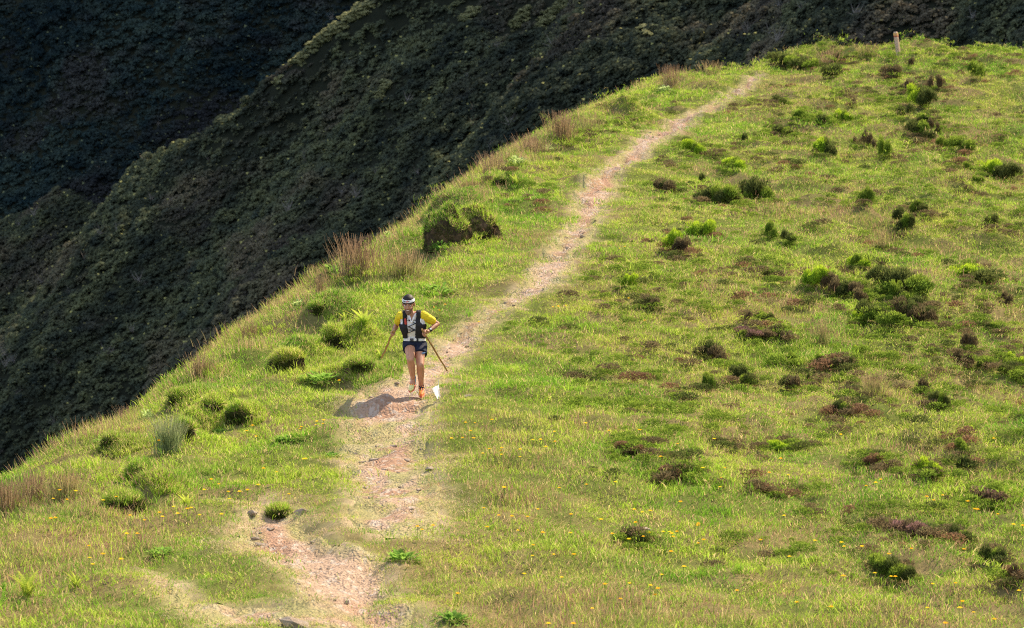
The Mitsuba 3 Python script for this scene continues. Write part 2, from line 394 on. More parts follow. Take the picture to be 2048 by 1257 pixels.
def wall_z(x, y):
    q = x * D2[0] + y * D2[1]
    r = x * D2[1] - y * D2[0]
    z = WALL_T * (q - 690) + 22 * (meshkit.fbm(v3(r * 0.010, q * 0.008), 4, 41) - 0.5) + 12 * (np.abs((r / 80 + 0.3 * meshkit.noise(v3(r * .01, q * .01), 5)) % 1 - 0.5) * 2 - 0.5) + 8 * (meshkit.fbm(v3(x * .05, y * .05), 3, 19) - 0.5)
    return np.minimum(z, 420 + 0.2 * (z - 420))

us, ws = np.concatenate([np.arange(-860, -760, 8), np.arange(-760, -240, 2.5), np.arange(-240, 700, 12)]), np.concatenate([np.arange(120, 170, 5), np.arange(170, 310, 2.2), np.arange(310, 640, 12)])
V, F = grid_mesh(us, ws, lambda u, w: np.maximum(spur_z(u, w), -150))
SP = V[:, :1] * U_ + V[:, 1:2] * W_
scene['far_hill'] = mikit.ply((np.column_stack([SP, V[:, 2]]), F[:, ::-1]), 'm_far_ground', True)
tag('far_hill', kind='structure')
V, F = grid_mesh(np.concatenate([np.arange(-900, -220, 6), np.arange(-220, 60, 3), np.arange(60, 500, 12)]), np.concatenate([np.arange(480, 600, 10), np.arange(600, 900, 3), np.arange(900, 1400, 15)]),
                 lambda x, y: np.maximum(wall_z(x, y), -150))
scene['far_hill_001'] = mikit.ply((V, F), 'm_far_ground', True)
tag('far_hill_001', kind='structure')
disc = trimesh.creation.cylinder(20000, 2, sections=96)
disc.apply_translation([0, 0, -131])
scene['valley_ground'] = mikit.ply(disc, 'm_valley')
tag('valley_ground', kind='structure')

# ------------------------------------------------------------------ scrub on the valley sides
def crown(n, seed, flat=0.75, size=0.15):
    """leaf sprays in layered clumps over a lumpy crown of radius about 1, the sprays lying mostly flat"""
    r = np.random.default_rng(seed)
    k = 7
    c = r.normal(size=(k, 3)) * [0.42, 0.42, 0.0]
    c[:, 2] = flat * (0.95 - 0.9 * np.hypot(c[:, 0], c[:, 1])) * (0.7 + 0.5 * r.random(k))
    rad = 0.30 + 0.22 * r.random(k)
    i = r.integers(0, k, n)
    d = r.normal(size=(n, 3)); d[:, 2] = np.abs(d[:, 2]) - 0.25
    d /= np.linalg.norm(d, axis=1, keepdims=True)
    p = c[i] + d * rad[i, None] * [1, 1, 0.62]
    nn = d * 0.45 + [0, 0, 0.75] + r.normal(size=(n, 3)) * 0.30
    nn /= np.linalg.norm(nn, axis=1, keepdims=True)
    a = np.cross(nn, r.normal(size=(n, 3))); a /= np.linalg.norm(a, axis=1, keepdims=True)
    b = np.cross(nn, a)
    s = size * (0.6 + 0.8 * r.random((n, 1)))
    V = np.stack([p - a * s - b * s * .6, p + a * s - b * s * .5, p + b * s], 1).reshape(-1, 3)
    F = np.arange(3 * n).reshape(-1, 3)
    uv = np.stack([np.repeat(np.clip(r.random(n) * 0.6 + 0.4 * r.random(k)[i], 0, 0.999), 3), np.repeat(np.clip(p[:, 2] / flat, 0, 1), 3)], 1)
    return V, F, uv

def group(name, mesh, uv, bsdf):
    scene[name] = {'type': 'shapegroup', 'shape': mikit.ply(mesh, bsdf, uv=uv)}

for k in range(5):
    V, F, uv = crown(220, 50 + k, flat=(0.8, 1.0, 0.7, 1.2, 0.9)[k], size=0.145)
    group(f'g_scrub_{k}', (V, F), uv, 'm_scrub')
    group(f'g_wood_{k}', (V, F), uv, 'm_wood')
def twigs(seed):
    r = np.random.default_rng(seed)
    V, F = [], []
    for i in range(14):
        d = r.normal(size=3); d[2] = abs(d[2]) + 0.5; d /= np.linalg.norm(d)
        a = np.cross(d, [1, 0.2, 0.1]); a /= np.linalg.norm(a)
        b0 = r.normal(size=3) * 0.15
        n = len(V) * 3
        V.append(np.array([b0 - a * .03, b0 + a * .03, b0 + d * (0.9 + 0.7 * r.random())])); F.append([n, n + 1, n + 2])
    return np.vstack(V), np.array(F)
group('g_twigs', twigs(5), None, 'm_dead_wood')

def add_instances(name, groups, pos, R, scale, which, kind='stuff', label=None, category=None):
    M = np.tile(np.eye(4), (len(pos), 1, 1))
    M[:, :3, :3] = R * (scale[:, None, None] if np.ndim(scale) == 1 else scale[:, None, :])
    M[:, :3, 3] = pos
    for i in range(len(pos)):
        scene[f'{name}__{i + 1:05d}'] = {'type': 'instance', 'g': {'type': 'ref', 'id': groups[which[i]]}, 'to_world': T4(M[i])}
    tag(name, label, category, kind=kind)

# what the foreground hill hides is left out, with a margin
SIL = np.array([(-2000, 1257), (-300, 1120), (30, 975), (370, 760), (640, 560), (872, 430), (1040, 312), (1230, 195), (1330, 155), (1450, 130), (1800, 108), (2500, 118)], float)
def in_view(P, margin=60):
    px, py = pix(P)
    return (px > -margin * 2) & (px < 2048 + margin * 2) & (py > -margin * 2) & (py < np.interp(px, SIL[:, 0], SIL[:, 1]) + margin)

def scatter_far():
    r = np.random.default_rng(3)
    pts = []
    a, b = np.meshgrid(np.arange(-760, -250, 1.0), np.arange(160, 320, 0.82), indexing='ij')
    u, w = a.ravel() + r.uniform(-.6, .6, a.size), b.ravel() + r.uniform(-.5, .5, a.size)
    ok = u > crest_u(w) - np.where(w > 262, 20, 110)
    u, w = u[ok], w[ok]
    P = np.column_stack([u[:, None] * U_ + w[:, None] * W_, spur_z(u, w)])
    pts.append(P[in_view(P) & (P[:, 1] > 150)])
    a, b = np.meshgrid(np.arange(-260, 10, 1.3), np.arange(600, 860, 0.74), indexing='ij')
    x, y = a.ravel() + r.uniform(-.75, .75, a.size), b.ravel() + r.uniform(-.45, .45, a.size)
    P = np.column_stack([x, y, wall_z(x, y)])
    P = P[in_view(P)]
    pts.append(P)
    return pts, r
(spur_pts, wall_pts), r = scatter_far()
def far_at(px, py):
    r = ray(px, py)
    d = np.arange(330, 800, 1.0)
    x, y = r[0] * d, d
    hit = np.nonzero(r[2] * d < spur_z(x * U_[0] + y * U_[1], x * W_[0] + y * W_[1]))[0]
    return r * d[hit[0]] if len(hit) else None
strips = [[(755, 0), (738, 17), (690, 48), (647, 82), (606, 118), (590, 132)], [(955, 22), (928, 46)], [(1066, 15), (1040, 48), (1012, 84)], [(775, 176), (756, 202)], [(1142, 2), (1082, 56)], [(1290, 66), (1330, 40)], [(575, 150), (556, 172)]]
sp = []
for k, line in enumerate(strips):
    ln = np.array(line, float)
    t = np.concatenate([[0], np.cumsum(np.hypot(*np.diff(ln, axis=0).T))])
    for q in np.arange(0, t[-1], 1.3):
        if meshkit.noise(v3(np.array([q * 0.06]), np.array([k * 7.0])), 4)[0] < 0.35: continue
        for _ in range(4 if k == 0 else 2):
            f = far_at(np.interp(q, t, ln[:, 0]) + r.normal() * (7 if k == 0 else 4), np.interp(q, t, ln[:, 1]) + r.normal() * 4)
            if f is not None: sp.append(f)
sp = np.array(sp)
spur_pts = spur_pts[cKDTree(sp).query(spur_pts)[0] > 1.5]
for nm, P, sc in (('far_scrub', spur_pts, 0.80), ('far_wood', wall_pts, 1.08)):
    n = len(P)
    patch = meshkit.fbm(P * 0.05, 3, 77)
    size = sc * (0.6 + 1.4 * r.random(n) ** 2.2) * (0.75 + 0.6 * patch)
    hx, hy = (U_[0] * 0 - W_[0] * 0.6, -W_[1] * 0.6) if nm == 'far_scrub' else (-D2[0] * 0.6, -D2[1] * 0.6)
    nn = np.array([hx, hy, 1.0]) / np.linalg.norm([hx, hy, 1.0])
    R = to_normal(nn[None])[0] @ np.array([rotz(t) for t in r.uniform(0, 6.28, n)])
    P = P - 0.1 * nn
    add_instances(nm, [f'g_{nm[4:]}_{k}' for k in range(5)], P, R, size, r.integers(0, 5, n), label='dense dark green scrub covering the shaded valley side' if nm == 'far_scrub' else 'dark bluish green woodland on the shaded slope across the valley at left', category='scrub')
P = np.vstack([spur_pts, wall_pts]); P = P[r.random(len(P)) < 0.005]
n = len(P)
add_instances('dead_twigs', ['g_twigs'], P + [0, 0, 0.9], np.array([rotz(t) for t in r.uniform(0, 6.28, n)]), 1.0 + 0.9 * r.random(n), np.zeros(n, int), label='bare grey branches standing out of the dark scrub', category='twigs')
V, F, uv = crown(120, 71, flat=0.5, size=0.22)
leafy('m_far_grass', (0.17, 0.19, 0.09), (0.27, 0.28, 0.13), (0.33, 0.34, 0.18), trans=0.6, var=0.2)
group('g_far_grass', (V, F), uv, 'm_far_grass')
add_instances('far_grass', ['g_far_grass'], sp + [0, 0, 0.25], np.array([rotz(t) for t in r.uniform(0, 6.28, len(sp))]), 0.6 + 0.7 * r.random(len(sp)), np.zeros(len(sp), int), label='pale grass strips along the ribs of the far slope', category='grass')
print('scrub', len(spur_pts), len(wall_pts), len(sp))

# ------------------------------------------------------------------ grass
def blades(n, seed, radius, h, w, code, lean=0.35, clump=0.0, tip=0.05):
    """n bent blades of grass in a soft round patch: (vertices, triangles, uv)"""
    r = np.random.default_rng(seed)
    p = r.normal(size=(n, 2)) * radius * 0.55
    if clump:
        cc = r.normal(size=(max(3, n // 14), 2)) * radius * 0.6
        p = cc[r.integers(0, len(cc), n)] + r.normal(size=(n, 2)) * clump
    hh = h * (0.55 + 0.75 * r.random(n))
    az = r.uniform(0, 2 * np.pi, n)
    ln = lean * (0.3 + r.random(n))
    d = np.stack([np.cos(az), np.sin(az), 0 * az], 1)
    fa = az + np.pi / 2 + r.normal(size=n) * 0.8
    wv = np.stack([np.cos(fa), np.sin(fa), 0 * fa], 1) * (w * (0.7 + 0.6 * r.random(n)))[:, None] / 2
    b = np.column_stack([p, np.full(n, -0.015)])
    m = b + d * (hh * ln * 0.35)[:, None] + np.stack([0 * hh, 0 * hh, hh * 0.55], 1)
    t = b + d * (hh * ln * 1.1)[:, None] + np.stack([0 * hh, 0 * hh, hh], 1)
    V = np.stack([b - wv, b + wv, m - wv * .85, m + wv * .85, t], 1).reshape(-1, 3)
    k = np.arange(n)[:, None] * 5
    F = np.concatenate([k + [0, 1, 3], k + [0, 3, 2], k + [2, 3, 4]])
    cd = np.asarray(code)[r.integers(0, len(code), n)] + r.uniform(0, 0.19, n)
    uv = np.stack([np.repeat(cd, 5), np.tile([0, 0, .55, .55, 1.0], n)], 1)
    return V, F, uv

G, S, B = 0.05, 0.55, 0.80
KINDS = {  # lush, mixed, dry, seed stems, short turf
    'lush': (210, 0.42, 0.092, 0.010, [G, G, G, G + .2, G + .2, S], 0.85, 0.06),
    'mixed': (230, 0.42, 0.062, 0.008, [G, G, G, G, G + .2, G + .2, G + .2, S, S, B], 0.9, 0.0),
    'dry': (220, 0.42, 0.066, 0.007, [G, G, G + .2, G + .2, S, S, B], 0.9, 0.0),
    'seed': (170, 0.42, 0.10, 0.006, [B, B, S, G + .2, G], 0.5, 0.0),
    'turf': (240, 0.40, 0.045, 0.008, [G, G + .2, G, S], 1.0, 0.0),
    'worn': (300, 0.40, 0.046, 0.007, [1.05, 1.05, 1.05, 1.05, 1.05, S, G + .2], 1.6, 0.0),
}
KEYS, kind_groups = list(KINDS), {}
for name, (n, rad, h, w, code, lean, cl) in KINDS.items():
    kind_groups[name] = []
    for v in range(4):
        V, F, uv = blades(n, 100 + 10 * KEYS.index(name) + v, rad, h, w, code, lean, cl)
        g = f'g_{name}_{v}'
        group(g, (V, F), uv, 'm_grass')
        kind_groups[name].append(g)

def scatter_grass():
    r = np.random.default_rng(11)
    out = []
    for lo, hi, step in ((29, 60, 0.34), (60, 95, 0.42), (95, 141, 0.52)):
        a, b = np.meshgrid(np.arange(-0.175 * hi - 1, 0.175 * hi + 1, step), np.arange(lo, hi, step), indexing='ij')
        x, y = a.ravel() + r.uniform(-.5, .5, a.size) * step, b.ravel() + r.uniform(-.5, .5, a.size) * step
        ok = (np.abs(x) < 0.168 * y + 0.8)
        x, y = x[ok], y[ok]
        ok = s_of(x, y) < 2.2
        out.append(np.column_stack([x[ok], y[ok], np.full(ok.sum(), step / 0.36)]))
    P = np.vstack(out)
    x, y, sc = P.T
    z = H(x, y)
    d = pathness(x, y)
    s = s_of(x, y)
    dry = meshkit.fbm(v3(x * 0.30, y * 0.25), 3, 61)
    lushn = meshkit.fbm(v3(x * 0.5, y * 0.4), 3, 71)
    left = np.clip((s + 5.5) / 2.0, 0, 1)
    rnd = r.random(len(x))
    kind = np.full(len(x), 1)
    kind[dry + 0.25 * (rnd - .5) > 0.56] = 2
    kind[lushn + 0.22 * left + 0.3 * (rnd - .5) > 0.64] = 0
    kind[(meshkit.fbm(v3(x * 0.4, y * 0.35), 3, 81) + 0.3 * (rnd - .5) > 0.70)] = 3
    kind[(meshkit.fbm(v3(x * 0.6, y * 0.5), 3, 91) + 0.2 * (rnd - .5) > 0.66)] = 4
    kind[(d > -0.65) & (rnd < 0.8)] = 4
    kind[(d > -0.22) & (r.random(len(x)) < 0.5)] = 5
    size = sc * (0.8 + 0.5 * r.random(len(x)))
    size = np.where((d > -0.35) & (d < 0.5), np.minimum(size, 0.7), size)
    band = (d > -0.30) & (d <= -0.12) & (y < 46.8)
    q = r.random(len(x)) + np.clip(-d, 0, 1) * 0.5
    kind[band & (q < 0.95)] = 2
    kind[band & (q < 0.55)] = 5
    fringe = (s > -0.55) & (y > 48) & (y < 128) & (meshkit.fbm(v3(x * 0.5, y * 0.22), 2, 33) + 0.3 * (rnd - .5) > 0.50)
    kind[fringe] = 3
    keep = (d < -0.10) | ((d < 0.03) & (rnd < 0.85))
    # trodden straw on the lower, half-overgrown part of the path and along its edge
    ih = inside(hollow, _htree, x, y)
    low = (y < 46.8) & (ih < 0.0)
    edge = np.where(y < 46.8, 0.40 - np.maximum(d, 0) / 0.7, 0.30 - np.maximum(d, 0) / 0.30)
    low &= (inside(front_poly, _ftree, x, y) > 0.05) & (rnd < 0.75) | (meshkit.fbm(v3(x * 1.2, y * 0.7), 3, 95) + 0.12 * (rnd - .5) > 0.57)
    edge = np.where((inside(front_poly, _ftree, x, y) > 0) & (x < -2.2), 0.9, edge)
    edge = np.where(ih > 0, 0.5 - ih / 0.12, edge)
    straw = (d >= -0.02) & ((r.random(len(x)) < edge) | low)
    kind[straw] = np.where((y[straw] < 46.8) & (meshkit.fbm(v3(x[straw] * 0.9, y[straw] * 0.7), 2, 97) + 0.3 * (r.random(straw.sum()) - .5) > 0.60), 4, 5)
    keep |= straw
    x, y, z, kind, size = (q[keep] for q in (x, y, z, kind, size))
    N = normal(x, y, 0.2)
    N = N + [0, 0, 0.4]; N /= np.linalg.norm(N, axis=1, keepdims=True)
    R = to_normal(N) @ np.array([rotz(t) for t in r.uniform(0, 6.28, len(x))])
    S3 = np.stack([size, size, np.where(size > 1, size ** 0.4, size) * (0.75 + 0.5 * r.random(len(x))) * np.where(kind == 3, np.where(s_of(x, y) > -0.55, 2.0, 1.0), 1.0)], 1)
    return np.column_stack([x, y, z]), R, S3, kind, r.integers(0, 4, len(x))
Pg, Rg, Sg, kg, vg = scatter_grass()
print('grass patches', len(Pg))
flat = [g for k in KEYS for g in kind_groups[k]]
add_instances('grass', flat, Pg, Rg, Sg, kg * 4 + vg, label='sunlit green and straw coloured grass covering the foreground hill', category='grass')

# ------------------------------------------------------------------ materials of the things
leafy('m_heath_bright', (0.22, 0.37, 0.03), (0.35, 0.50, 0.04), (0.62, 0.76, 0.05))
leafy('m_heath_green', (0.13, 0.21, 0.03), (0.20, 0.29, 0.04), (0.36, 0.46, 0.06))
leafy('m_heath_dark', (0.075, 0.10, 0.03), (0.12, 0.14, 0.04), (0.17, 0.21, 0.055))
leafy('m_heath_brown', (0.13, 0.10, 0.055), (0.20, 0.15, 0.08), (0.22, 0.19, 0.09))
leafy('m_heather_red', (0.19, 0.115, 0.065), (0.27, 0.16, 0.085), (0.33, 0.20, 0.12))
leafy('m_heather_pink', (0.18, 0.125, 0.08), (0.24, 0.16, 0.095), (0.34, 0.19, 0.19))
leafy('m_rush', (0.28, 0.20, 0.10), (0.38, 0.29, 0.16), (0.31, 0.20, 0.13), var=1.2)
leafy('m_rush_olive', (0.26, 0.25, 0.09), (0.38, 0.34, 0.14), (0.42, 0.28, 0.16), var=1.2)
leafy('m_fern', (0.26, 0.40, 0.05), (0.38, 0.48, 0.06), (0.50, 0.55, 0.08), trans=1.1)
leafy('m_leaf', (0.15, 0.30, 0.05), (0.25, 0.42, 0.07), (0.34, 0.50, 0.10))
leafy('m_leaf_pale', (0.34, 0.46, 0.14), (0.46, 0.56, 0.20), (0.60, 0.66, 0.32))
leafy('m_tussock', (0.16, 0.22, 0.08), (0.24, 0.30, 0.13), (0.36, 0.38, 0.20))
leafy('m_turf_rust', (0.40, 0.32, 0.10), (0.50, 0.36, 0.12), (0.62, 0.42, 0.16))
def earth_col(p, n, uv):
    a = fbm(p.x * 5, p.y * 5, p.z * 9, 3)
    b = fbm(p.x * 26, p.y * 26, p.z * 8, 2)
    c = mix((0.045, 0.036, 0.022), (0.105, 0.072, 0.042), smoothstep(0.35, 0.65, a))
    return c * (0.55 + 0.9 * b)
scene['m_earth'] = two({'type': 'bumpmap', 'bump': proc(lambda p, n, uv: fbm(p.x * 14, p.y * 14, p.z * 8, 3)), 'scale': 0.06, 'bsdf': diffuse(earth_col)})
scene['m_rock'] = {'type': 'bumpmap', 'bump': proc(lambda p, n, uv: fbm(p.x * 20, p.y * 20, p.z * 20, 3)), 'scale': 0.02,
                   'bsdf': diffuse(lambda p, n, uv: mix((0.20, 0.155, 0.115), (0.40, 0.34, 0.28), fbm(p.x * 11, p.y * 11, p.z * 11, 3)))}
def flower_col(p, n, uv):
    c = dr.select(uv.y > 0.9, mi.Color3f(0.92, 0.68, 0.04), mi.Color3f(0.20, 0.30, 0.06))
    return dr.select((uv.y > 0.9) & (uv.x > 0.5), mi.Color3f(0.90, 0.54, 0.03), c)
scene['m_flower'] = {'type': 'principledthin', 'base_color': proc(flower_col), 'roughness': 0.6, 'diff_trans': 0.7, 'spec_trans': 0.0, 'eta': 1.4}
def wood_col(p, n, uv):
    g = fbm(p.x * 60, p.y * 60, p.z * 5, 3)
    return mix((0.40, 0.29, 0.21), (0.60, 0.45, 0.34), g)
scene['m_post'] = two(diffuse(wood_col))
def plain(name, c, rough=0.7): scene[name] = two({'type': 'principled', 'base_color': rgb(*c), 'roughness': rough, 'specular': 0.3})
plain('m_yellow_paint', (0.62, 0.36, 0.14)); plain('m_red_paint', (0.38, 0.09, 0.05))
scene['m_white_cloth'] = {'type': 'principledthin', 'base_color': rgb(0.94, 0.94, 0.95), 'roughness': 0.7, 'diff_trans': 1.5, 'spec_trans': 0.0, 'eta': 1.4}
plain('m_wire', (0.55, 0.53, 0.50), 0.5)
scene['m_stick'] = two(diffuse(lambda p, n, uv: mix((0.30, 0.19, 0.09), (0.48, 0.33, 0.17), fbm(p.x * 40, p.y * 14, p.z * 14, 3))))
scene['m_skin'] = {'type': 'principled', 'base_color': proc(lambda p, n, uv: mix((0.52, 0.27, 0.17), (0.44, 0.215, 0.13), fbm(p.x * 14, p.y * 14, p.z * 14, 3))), 'roughness': 0.5, 'specular': 0.45}
plain('m_hair', (0.02, 0.016, 0.014), 0.6); plain('m_beard', (0.21, 0.125, 0.095), 0.8); plain('m_eye_white', (0.75, 0.73, 0.7), 0.3); plain('m_dark', (0.02, 0.018, 0.02), 0.5)
plain('m_lips', (0.40, 0.17, 0.14), 0.5); plain('m_teeth', (0.8, 0.78, 0.72), 0.3)
def cloth(name, c, amp=0.004):
    scene[name] = two({'type': 'bumpmap', 'bump': proc(lambda p, n, uv: fbm(p.x * 22, p.y * 22, p.z * 14, 3)), 'scale': amp * 4, 'bsdf': {'type': 'principled', 'base_color': rgb(*c), 'roughness': 0.75, 'specular': 0.25}})
cloth('m_shirt_white', (0.80, 0.79, 0.82)); cloth('m_shirt_yellow', (0.80, 0.62, 0.03)); cloth('m_vest', (0.022, 0.022, 0.026)); cloth('m_shorts', (0.013, 0.018, 0.042))
plain('m_red', (0.45, 0.06, 0.045)); plain('m_white', (0.82, 0.82, 0.84)); plain('m_orange', (0.85, 0.20, 0.05), 0.6); plain('m_lime', (0.72, 0.70, 0.30), 0.6); plain('m_sock_blue', (0.05, 0.30, 0.50)); plain('m_black', (0.02, 0.02, 0.022), 0.6); plain('m_sole', (0.62, 0.14, 0.10), 0.7); plain('m_blue_print', (0.12, 0.22, 0.38))

def per_m(P): return F_PX / (np.asarray(P) @ FWD)
def ground(px, py):
    P = at(px, py, lambda x, y: H0(x, y))
    P[2] = H(P[:1], P[1:2])[0]
    return P

# ------------------------------------------------------------------ bushes of heath on the right-hand slope
def heath(seed, n_lobes, n, flat):
    """a cushion of heath about 1 m across and high: small upright sprigs over several lobes"""
    r = np.random.default_rng(seed)
    a = r.uniform(0, 2 * np.pi, n_lobes)
    rad = 0.36 * np.sqrt(r.random(n_lobes))
    c = np.stack([np.cos(a) * rad, np.sin(a) * rad, 0.30 + 0.30 * r.random(n_lobes) * flat], 1)
    R = 0.13 + 0.16 * r.random(n_lobes)
    i = r.integers(0, n_lobes, n)
    d = r.normal(size=(n, 3)); d[:, 2] = np.abs(d[:, 2]) * 1.2 - 0.35
    d /= np.linalg.norm(d, axis=1, keepdims=True)
    p = c[i] + d * (R[i] * (0.70 + 0.3 * r.random(n)))[:, None]
    p[:, 2] = np.maximum(p[:, 2], 0.02)
    up = d * 0.8 + np.array([0, 0, 0.7]) + r.normal(size=(n, 3)) * 0.35
    up /= np.linalg.norm(up, axis=1, keepdims=True)
    w = np.cross(up, r.normal(size=(n, 3))); w /= np.linalg.norm(w, axis=1, keepdims=True)
    ln, wd = 0.10 * (0.7 + 0.7 * r.random((n, 1))), 0.020
    V = np.stack([p - w * wd, p + w * wd, p + up * ln], 1).reshape(-1, 3)
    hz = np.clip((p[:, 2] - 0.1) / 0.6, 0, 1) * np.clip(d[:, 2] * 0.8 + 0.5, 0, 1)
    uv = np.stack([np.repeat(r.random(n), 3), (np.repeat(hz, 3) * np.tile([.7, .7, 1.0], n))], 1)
    V[:, 2] /= 0.85
    return V, np.arange(3 * n).reshape(-1, 3), uv

def stems(seed, n=16, h=0.35):
    r = np.random.default_rng(seed)
    V, F = [], []
    for k in range(n):
        b = np.array([*r.normal(size=2) * 0.16, -0.05]); d = np.array([*r.normal(size=2) * 0.5, 1.0]); d /= np.linalg.norm(d)
        t = b + d * h * (0.7 + 0.6 * r.random())
        for a in (np.array([0.012, 0, 0]), np.array([0, 0.012, 0])):
            j = len(V); V += [b - a, b + a, t]; F.append([j, j + 1, j + 2])
    return np.array(V), np.array(F)

TONES = {'bright': ('m_heath_bright', 'bright green'), 'green': ('m_heath_green', 'mid green'), 'dark': ('m_heath_dark', 'dark olive green'), 'brown': ('m_heath_brown', 'brown'),
         'red': ('m_heather_red', 'rust red'), 'pink': ('m_heather_pink', 'pinkish brown')}
HEATH = {}
for t, (m, _) in TONES.items():
    for v in range(3):
        V, F, uv = heath(200 + v, (7, 10, 14)[v], (1100, 1300, 1500)[v], 0.9)
        HEATH[t, v] = mikit.ply((V, F), m, uv=uv)
scene['m_twig'] = two(diffuse((0.10, 0.075, 0.055)))
STEMS = [mikit.ply(stems(300 + v), 'm_twig') for v in range(3)]

BUSHES = [  # photo x, y of the foot, width, height, tone (+ tone of the old wood at its lower right)
    (1601, 143, 80, 26, 'dark'), (1683, 128, 30, 14, 'dark'), (1665, 160, 32, 26, 'dark'), (1785, 157, 34, 24, 'brown'), (1824, 137, 14, 14, 'brown'), (1954, 163, 25, 26, 'green'),
    (1842, 218, 48, 42, 'bright+dark'), (1815, 183, 22, 18, 'brown'), (1872, 188, 26, 26, 'brown'), (1562, 216, 26, 16, 'dark'), (1601, 244, 22, 17, 'green'), (1644, 250, 44, 24, 'green'),
    (1685, 249, 30, 22, 'bright'), (1706, 216, 16, 16, 'brown'), (1813, 236, 26, 20, 'dark'), (1856, 246, 28, 16, 'green'), (1846, 282, 46, 30, 'dark'), (1870, 268, 20, 20, 'brown'),
    (1889, 301, 24, 18, 'green'), (1925, 306, 42, 24, 'green'), (1488, 289, 18, 16, 'dark'), (1569, 276, 36, 18, 'dark'), (1391, 313, 36, 26, 'bright'), (1468, 338, 38, 26, 'bright'),
    (1651, 318, 36, 38, 'bright+dark'), (1711, 292, 16, 15, 'brown'), (1733, 299, 20, 24, 'brown'), (1750, 303, 14, 16, 'brown'), (1769, 322, 26, 34, 'green'), (2002, 360, 60, 34, 'bright+dark'),
    (1942, 350, 22, 15, 'green'), (1957, 372, 20, 16, 'green'), (1442, 414, 74, 40, 'dark'), (1514, 412, 54, 46, 'dark'), (1733, 412, 20, 26, 'green'), (1839, 430, 30, 24, 'green+dark'),
    (1808, 464, 32, 30, 'dark'), (1983, 458, 26, 22, 'dark'), (1403, 480, 44, 36, 'bright'), (1545, 482, 20, 22, 'green'), (1330, 388, 36, 22, 'brown'), (1405, 370, 16, 16, 'dark'),
    (1354, 508, 44, 36, 'bright+brown'), (1259, 584, 26, 24, 'bright'), (1298, 615, 30, 20, 'brown'), (1574, 491, 24, 18, 'dark'), (1534, 557, 14, 10, 'brown'), (1645, 587, 60, 38, 'bright+brown'),
    (1704, 604, 48, 30, 'dark+brown'), (1715, 541, 34, 24, 'bright'), (1764, 541, 14, 15, 'brown'), (1801, 592, 84, 42, 'dark'), (1808, 618, 54, 34, 'green'), (1757, 648, 66, 38, 'dark'),
    (1814, 652, 48, 36, 'brown'), (1852, 645, 44, 26, 'brown'), (1718, 657, 20, 20, 'bright'), (1947, 572, 62, 30, 'bright+dark'), (1949, 582, 34, 14, 'dark'), (1499, 650, 18, 18, 'brown'),
    (1532, 648, 40, 20, 'green'), (1564, 680, 34, 20, 'brown'), (1506, 682, 66, 17, 'pink'), (1430, 730, 48, 36, 'dark+brown'), (1584, 730, 20, 18, 'green'), (1552, 729, 18, 14, 'dark'),
    (1638, 736, 18, 18, 'green'), (1710, 714, 18, 18, 'bright'), (1667, 744, 34, 20, 'dark'), (1697, 740, 20, 18, 'dark'), (1489, 780, 44, 36, 'dark'), (1417, 787, 26, 26, 'green'),
    (1583, 783, 34, 26, 'dark+brown'), (1619, 767, 14, 16, 'dark'), (1684, 765, 18, 16, 'green'), (1940, 708, 24, 30, 'brown'), (1930, 736, 30, 28, 'brown'), (1961, 740, 14, 13, 'dark'),
    (1783, 739, 36, 16, 'brown'), (1814, 750, 16, 14, 'green'), (2034, 737, 34, 20, 'bright'), (2031, 762, 40, 18, 'dark'), (1848, 793, 22, 32, 'brown'), (1879, 826, 30, 34, 'dark'),
    (1684, 833, 30, 28, 'dark'), (2016, 614, 20, 20, 'brown'), (1985, 664, 40, 18, 'dark'), (1570, 907, 54, 24, 'bright'), (1862, 959, 38, 34, 'bright'), (1926, 924, 26, 32, 'green'),
    (1931, 950, 24, 24, 'dark'), (1942, 870, 18, 18, 'bright'), (1801, 957, 14, 13, 'dark'), (1823, 1078, 78, 36, 'pink'), (1923, 1093, 34, 32, 'dark'), (1989, 1134, 38, 36, 'dark'),
    (1789, 1173, 70, 42, 'green'), (1758, 942, 42, 24, 'red'), (2031, 1164, 36, 30, 'red'), (1980, 1012, 60, 24, 'pink'), (1273, 1092, 42, 28, 'dark'), (1342, 966, 36, 24, 'red'),
    (1273, 917, 60, 20, 'red'), (1383, 952, 44, 20, 'green'), (1540, 992, 30, 18, 'red'), (1256, 892, 34, 11, 'bright')]
LEVELS = [(200, 'just below the hilltop'), (262, 'level with upper path bend'), (345, 'level with upper path'), (440, 'level with overhanging bank'),
          (530, 'level with tall rushes'), (625, "level with runner's head"), (690, "level with runner's vest"), (755, "level with runner's legs"),
          (850, 'level with white flag'), (975, 'below white flag'), (1300, 'low in foreground')]
ORD = ['first', 'second', 'third', 'fourth', 'fifth', 'sixth', 'seventh', 'eighth', 'ninth', 'tenth', 'eleventh']
def bush_labels():
    rows = {}
    for b in BUSHES:
        lv = next(t for y, t in LEVELS if b[1] - b[3] / 2 < y)
        rows.setdefault((lv, b[4]), []).append(b)
    out = {}
    for (lv, tone), bs in rows.items():
        bs.sort()
        for i, b in enumerate(bs):
            t = tone.split('+')
            col = TONES[t[0]][1] + (f' and {TONES[t[1]][1].split()[0]}' if len(t) > 1 else '')
            size = 'tiny' if b[2] < 19 else 'small' if b[2] < 31 else 'large' if b[2] > 52 else 'mid-sized'
            n = len(bs)
            where = '' if n == 1 else f', {ORD[i]} from left in colour'
            out[b] = f'{size} {col} heath bush {lv}{where}'
    return out
BL = bush_labels()
rb = np.random.default_rng(21)
skirt = []
